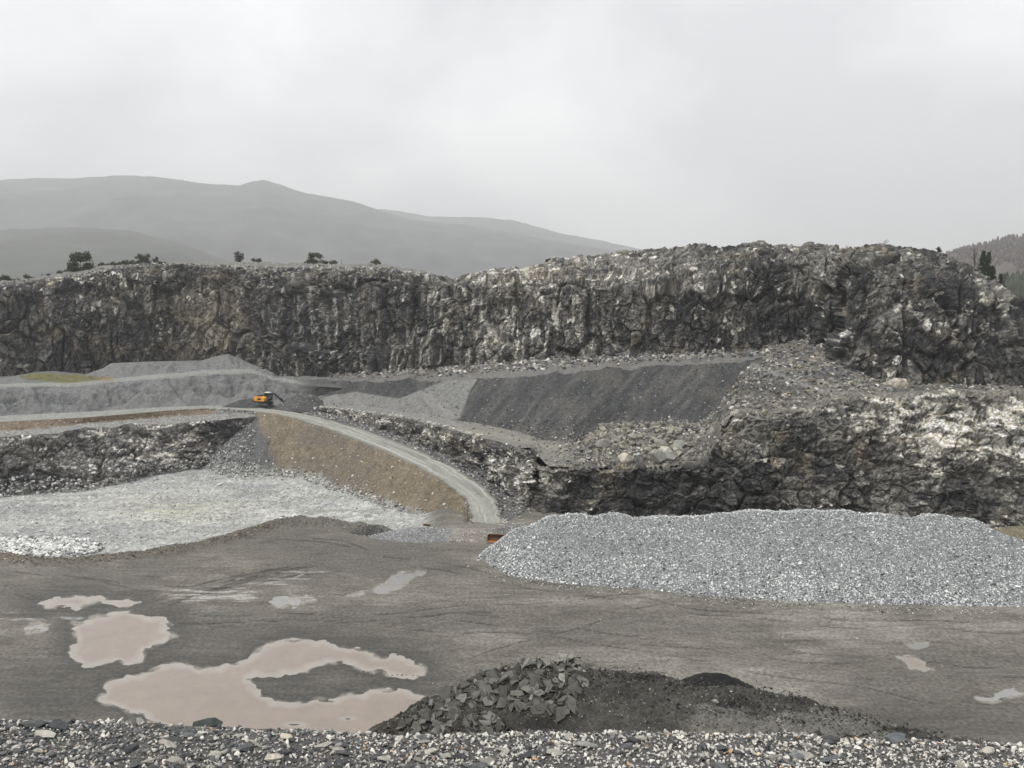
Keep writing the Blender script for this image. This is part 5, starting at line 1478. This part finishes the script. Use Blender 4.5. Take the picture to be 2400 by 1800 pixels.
for s in (-.5, .5):
    bm_obj('mounting_lug', yprism([(-.45, .5), (-.8, .6), (-.8, 1.0), (-.48, 1.15)], s - .06, s + .06), M_rustd, lb)

# scrap, concrete block, marker pole
sp = at_z(1000, 1232, 1.25)
sc_ = empty('scrap_beam', sp, math.radians(-20))
sc_.scale = (.55, .7, .5)
tag(sc_, 'short rusty steel beam lying on the gravel heap below the embankment', 'beam')
bm_obj('flange', prism([(-1.1, .0), (1.1, .0), (1.1, .05), (-1.1, .05)], -.28, .28), M_rustd, sc_)
bm_obj('web', prism([(-1.1, .05), (1.1, .05), (1.1, .42), (-1.1, .42)], -.05, .05), M_rustd, sc_)
bm_obj('flange', prism([(-1.05, .42), (1.1, .42), (1.1, .47), (-1.05, .47)], -.28, .28), M_rustd, sc_)
cb_p = surf(FLz, 859, 1212)
ob = bm_obj('stone_block', prism([(-.55, -.1), (.55, -.15), (.6, .62), (.1, .7), (-.52, .66)], -.35, .35), M_conc, None, .06)
ob.location = cb_p
ob.rotation_euler = (0.03, 0, .25)
tag(ob, 'single pale square block on the white floor', 'block')
for i, (px, py, s) in enumerate([(512, 1137, .7), (540, 1130, .55), (405, 1128, .5)]):
    rock_thing('white_rock', surf(FLz, px, py), s, (0.62, 0.62, 0.60), ['flat white rock on the lower floor, nearer of the pair by the scree', 'white rock on the lower floor, farther of the pair by the scree', 'small white rock on the lower floor under the left face'][i], 'rock', None, 395 + i, None, (1.4, .9, .6))

# ------------------------------------------------------------------ trees
M_leaf = node_mat('pine_needles', attr='col', rough=.9, fine=3, amt=.3)
M_bark = plain('bark', (0.10, 0.085, 0.07), .95)
M_bare = plain('bare_twigs', (0.10, 0.085, 0.075), .95)
def leaf_cloud(clumps, per, leaf, seed, colr):
    r = np.random.default_rng(seed)
    Vs, Cs = [], []
    for (x, y, zz, rad) in clumps:
        n = int(per * max(.4, rad))
        d = r.normal(size=(n, 3))
        d /= np.linalg.norm(d, axis=1, keepdims=True)
        c = np.array([x, y, zz]) + d * rad * r.uniform(.35, 1.0, (n, 1)) * np.array([1, 1, .75])
        a = r.normal(size=(n, 3)) * leaf
        b = r.normal(size=(n, 3)) * leaf
        tri = np.stack([c - a * .6, c + a * .6 + b * .3, c + b], 1)
        Vs.append(tri.reshape(-1, 3))
        cc = np.array(colr) * r.uniform(.55, 1.5, (n, 1)) * np.array([1, 1, 1])
        Cs.append(np.repeat(cc, 3, 0))
    V = np.concatenate(Vs)
    return V, np.arange(len(V)).reshape(-1, 3), np.concatenate(Cs)
def trunk_bm(h, r0, limbs, seed):
    r = random.Random(seed)
    bm = bar((0, 0, -.4), (r.uniform(-.05, .05) * h, 0, h), r0, r0 * .35, 6)
    for i in range(limbs):
        zz = h * r.uniform(.35, .9)
        a = r.uniform(0, 6.28)
        L = h * r.uniform(.18, .32)
        b2 = bar((0, 0, zz), (L * math.cos(a), L * math.sin(a), zz + L * .45), r0 * .4, r0 * .12, 5)
        me = bpy.data.meshes.new('tmp')
        b2.to_mesh(me)
        b2.free()
        bm.from_mesh(me)
        bpy.data.meshes.remove(me)
    return bm
def tree(name, px, py_top, py_base, Y, kind, label, wpx, seed, group=None, colr=(0.050, 0.060, 0.032)):
    """foot seen at py_base, top at py_top, crown wpx photo pixels wide"""
    b = at_y(px, py_base, Y)
    g = 1.12 if Y > 240 else 1.0
    h = (py_base - py_top) * g * Y / F
    w = wpx * (1.15 if Y > 240 else 1.0) * Y / F
    r = np.random.default_rng(seed)
    o = empty(name, b)
    tag(o, label, 'bush' if kind == 'bush' else 'tree', group)
    cl = []
    if kind == 'pine':        # two flat tiers with a gap
        for k in range(9):
            a = r.uniform(0, 6.28)
            cl.append((w * .28 * math.cos(a), w * .28 * math.sin(a), h * r.uniform(.68, .9), w * .24))
        for k in range(9):
            a = r.uniform(0, 6.28)
            cl.append((w * .36 * math.cos(a), w * .36 * math.sin(a), h * r.uniform(.12, .4), w * .25))
    elif kind == 'bush':
        for k in range(11):
            a = r.uniform(0, 6.28)
            q = r.random() ** .5
            cl.append((w * .36 * q * math.cos(a), w * .36 * q * math.sin(a), h * (.25 + .5 * r.random() * (1.1 - q * .7)), w * .17))
    elif kind == 'spruce':
        for k in range(14):
            t = k / 13
            rad = w * .45 * (1 - t) + .08 * w
            for m in range(4):
                a = r.uniform(0, 6.28)
                cl.append((rad * .6 * math.cos(a), rad * .6 * math.sin(a), h * (.08 + .88 * t), rad * .45 + .05))
    elif kind == 'slim':
        for k in range(9):
            t = k / 8
            a = r.uniform(0, 6.28)
            cl.append((w * .22 * math.cos(a), w * .22 * math.sin(a), h * (.15 + .75 * t), w * (.2 + .12 * math.sin(t * 3))))
    if kind != 'bare':
        bm_obj('trunk', trunk_bm(h * .85, max(.06, h * .025), 3, seed), M_bark, o)
        V, T, cc = leaf_cloud(cl, 130 if kind != 'spruce' else 90, max(.14, .055 * h) if kind != 'spruce' else .2, seed, colr)
        mesh_np('crown', V, T, M_leaf, cc, parent=o)
    else:
        rr = random.Random(seed)
        bm = bmesh.new()
        def grow(p, d, L, rad, lev):
            from mathutils import Vector
            q = p + d * L
            b2 = bar(p, q, rad, rad * .6, 5)
            me = bpy.data.meshes.new('tmp')
            b2.to_mesh(me)
            b2.free()
            bm.from_mesh(me)
            bpy.data.meshes.remove(me)
            if lev == 0: return
            for k in range(3 if lev > 1 else 2):
                nd = (d + Vector((rr.uniform(-.6, .6), rr.uniform(-.6, .6), rr.uniform(-.1, .45)))).normalized()
                grow(p + d * L * rr.uniform(.55, 1), nd, L * rr.uniform(.5, .75), rad * .55, lev - 1)
        from mathutils import Vector
        grow(Vector((0, 0, -.3)), Vector((0.05, 0, 1)).normalized(), h * .42, h * .03, 4)
        bm_obj('branches', bm, M_bare, o)
    return o
gL = 'trees along the plateau edge'
tree('pine_tree', 191, 600, 640, 246, 'pine', 'tall pine with two flat tiers on the left slope of the plateau', 42, 1)
tree('bush', 155, 628, 648, 246, 'bush', 'dark bush at the left foot of the tall pine', 36, 2)
for i, (px, yt, yb, w, k) in enumerate([(8, 642, 672, 44, 'bush'), (-60, 640, 690, 60, 'bush'), (66, 641, 662, 28, 'bush'), (100, 645, 656, 26, 'bush'), (118, 644, 655, 16, 'slim'), (40, 650, 668, 30, 'bush')]):
    tree('bush', px, yt, yb, 246, k, 'dark bush behind the left slope, outermost at the left edge' if i == 0 else ('dark bush behind the slope beyond the left edge' if i == 1 else 'dark bush low behind the left slope, ' + ['', '', 'third from the left edge', 'fourth from the left edge', 'small upright one', 'second from the left edge'][i]), w, 10 + i, None if i < 2 else 'bushes behind the left slope')
for i, (px, yt, yb, w, k) in enumerate([(243, 614, 630, 26, 'bush'), (262, 612, 628, 26, 'bush'), (282, 609, 627, 22, 'bush'), (296, 604, 625, 26, 'bush'), (313, 607, 623, 22, 'bush'), (328, 599, 621, 22, 'slim'), (346, 599, 620, 22, 'slim'), (365, 604, 619, 14, 'slim'), (380, 612, 620, 20, 'bush')]):
    tree('tree' if k == 'slim' else 'bush', px, yt, yb, 250, k, 'small tree in the clump on the left plateau, ' + ['taller left one', 'taller right one', 'short one at its right'][i - 5] if k == 'slim' else 'dark bush in the clump on the left plateau, ' + ['first from left', 'second from left', 'third from left', 'fourth from left', 'fifth from left', '', '', '', 'last at right'][i], w, 30 + i, 'small trees ending the left clump' if k == 'slim' else 'bushes of the left clump')
tree('tree', 561, 593, 617, 262, 'slim', 'lone small tree on the plateau, left of a round bush', 20, 50)
tree('bush', 602, 601, 617, 262, 'bush', 'lone round dark bush on the plateau skyline', 26, 51)
tree('pine_tree', 740, 597, 619, 256, 'pine', 'small flat-topped pine on the plateau skyline', 30, 52)
tree('bush', 722, 608, 618, 256, 'bush', 'bush at the left foot of the flat-topped pine', 20, 53)
tree('bush', 762, 610, 620, 254, 'bush', 'small bush right of the flat-topped pine', 18, 54)
tree('bush', 780, 608, 621, 254, 'bush', 'bush at the right end of the row by the flat-topped pine', 24, 55)
tree('bush', 881, 608, 622, 248, 'bush', 'low wide green bush alone on the plateau, right of the pole', 32, 56, colr=(0.055, 0.065, 0.025))
po = bm_obj('pole', bar((0, 0, -.5), (0.05, 0, 1.5), .07, .05, 6), M_wood)
po.location = at_y(800, 620, 252)
tag(po, 'thin wooden pole standing on the plateau between the bushes', 'pole')
tree('bush', 1290, 603, 616, 204, 'bush', 'dark bush on the crest where the wall steps up', 28, 57)
tree('spruce_tree', 2300, 590, 660, 188, 'spruce', 'tallest dark spruce behind the right shoulder of the wall', 34, 60, colr=(0.035, 0.055, 0.028))
tree('spruce_tree', 2312, 592, 670, 190, 'spruce', 'dark spruce just right of the tallest one', 26, 61, colr=(0.035, 0.055, 0.028))
tree('spruce_tree', 2322, 625, 690, 186, 'spruce', 'lower spruce on the right shoulder, third from the top', 34, 62, colr=(0.035, 0.055, 0.028))
tree('spruce_tree', 2342, 643, 700, 184, 'spruce', 'lowest spruce on the right shoulder of the wall', 26, 63, colr=(0.035, 0.055, 0.028))
tree('bare_tree', 2282, 573, 640, 190, 'bare', 'bare leafless tree left of the spruces', 40, 64)
tree('bare_tree', 2349, 628, 685, 180, 'bare', 'bare leafless tree right of the lowest spruce', 40, 65)
tree('bare_shrub', 2074, 556, 582, 176, 'bare', 'bare shrub on the top of the right buttress', 20, 66)
tree('bare_shrub', 1985, 568, 590, 186, 'bare', 'bare shrub on the skyline left of the buttress', 20, 67)
tree('bush', 2200, 580, 600, 172, 'slim', 'little dark conifer on the right shoulder skyline', 14, 68)

# far woods: one mass each
def wood(name, P0, n, h0, h1, seed, colr, wr=.28):
    r = np.random.default_rng(seed)
    k = r.integers(0, len(P0), n)
    B = P0[k] + r.normal(0, 2, (n, 3)) * np.array([1, 1, 0])
    hh = r.uniform(h0, h1, n)
    ang = np.linspace(0, 2 * np.pi, 5, endpoint=False)
    lev = [(0, .8), (.35, 1), (.75, .55), (1.0, .05)]
    V = np.zeros((n, 20, 3))
    for j, (t, w) in enumerate(lev):
        rad = hh * wr * w
        V[:, j * 5:j * 5 + 5, 0] = B[:, 0:1] + rad[:, None] * np.cos(ang)[None] * r.uniform(.7, 1.3, (n, 5))
        V[:, j * 5:j * 5 + 5, 1] = B[:, 1:2] + rad[:, None] * np.sin(ang)[None]
        V[:, j * 5:j * 5 + 5, 2] = B[:, 2:3] + (hh * t)[:, None]
    Fc = np.array([[a * 5 + i, a * 5 + (i + 1) % 5, a * 5 + 5 + (i + 1) % 5, a * 5 + 5 + i] for a in range(3) for i in range(5)])
    Fq = (Fc[None] + (np.arange(n) * 20)[:, None, None]).reshape(-1, 4)
    cc = np.repeat(np.array(colr)[None] * r.uniform(.6, 1.4, (n, 1)), 20, 0)
    return tag(mesh_np(name, V, Fq, M_far, cc), kind='stuff')
def crest_pts(o, lo=.35):
    me = o.data
    V = np.zeros(len(me.vertices) * 3, f32)
    me.vertices.foreach_get('co', V)
    V = V.reshape(-1, 3)
    return V[V[:, 2] > -8 + lo * (V[:, 2].max() + 8)]
wood('far_wood', crest_pts(H_r), 2600, 5, 9, 1, (0.075, 0.062, 0.055))
wood('near_wood', crest_pts(H_n, .3), 1500, 5, 9, 3, (0.045, 0.055, 0.036))
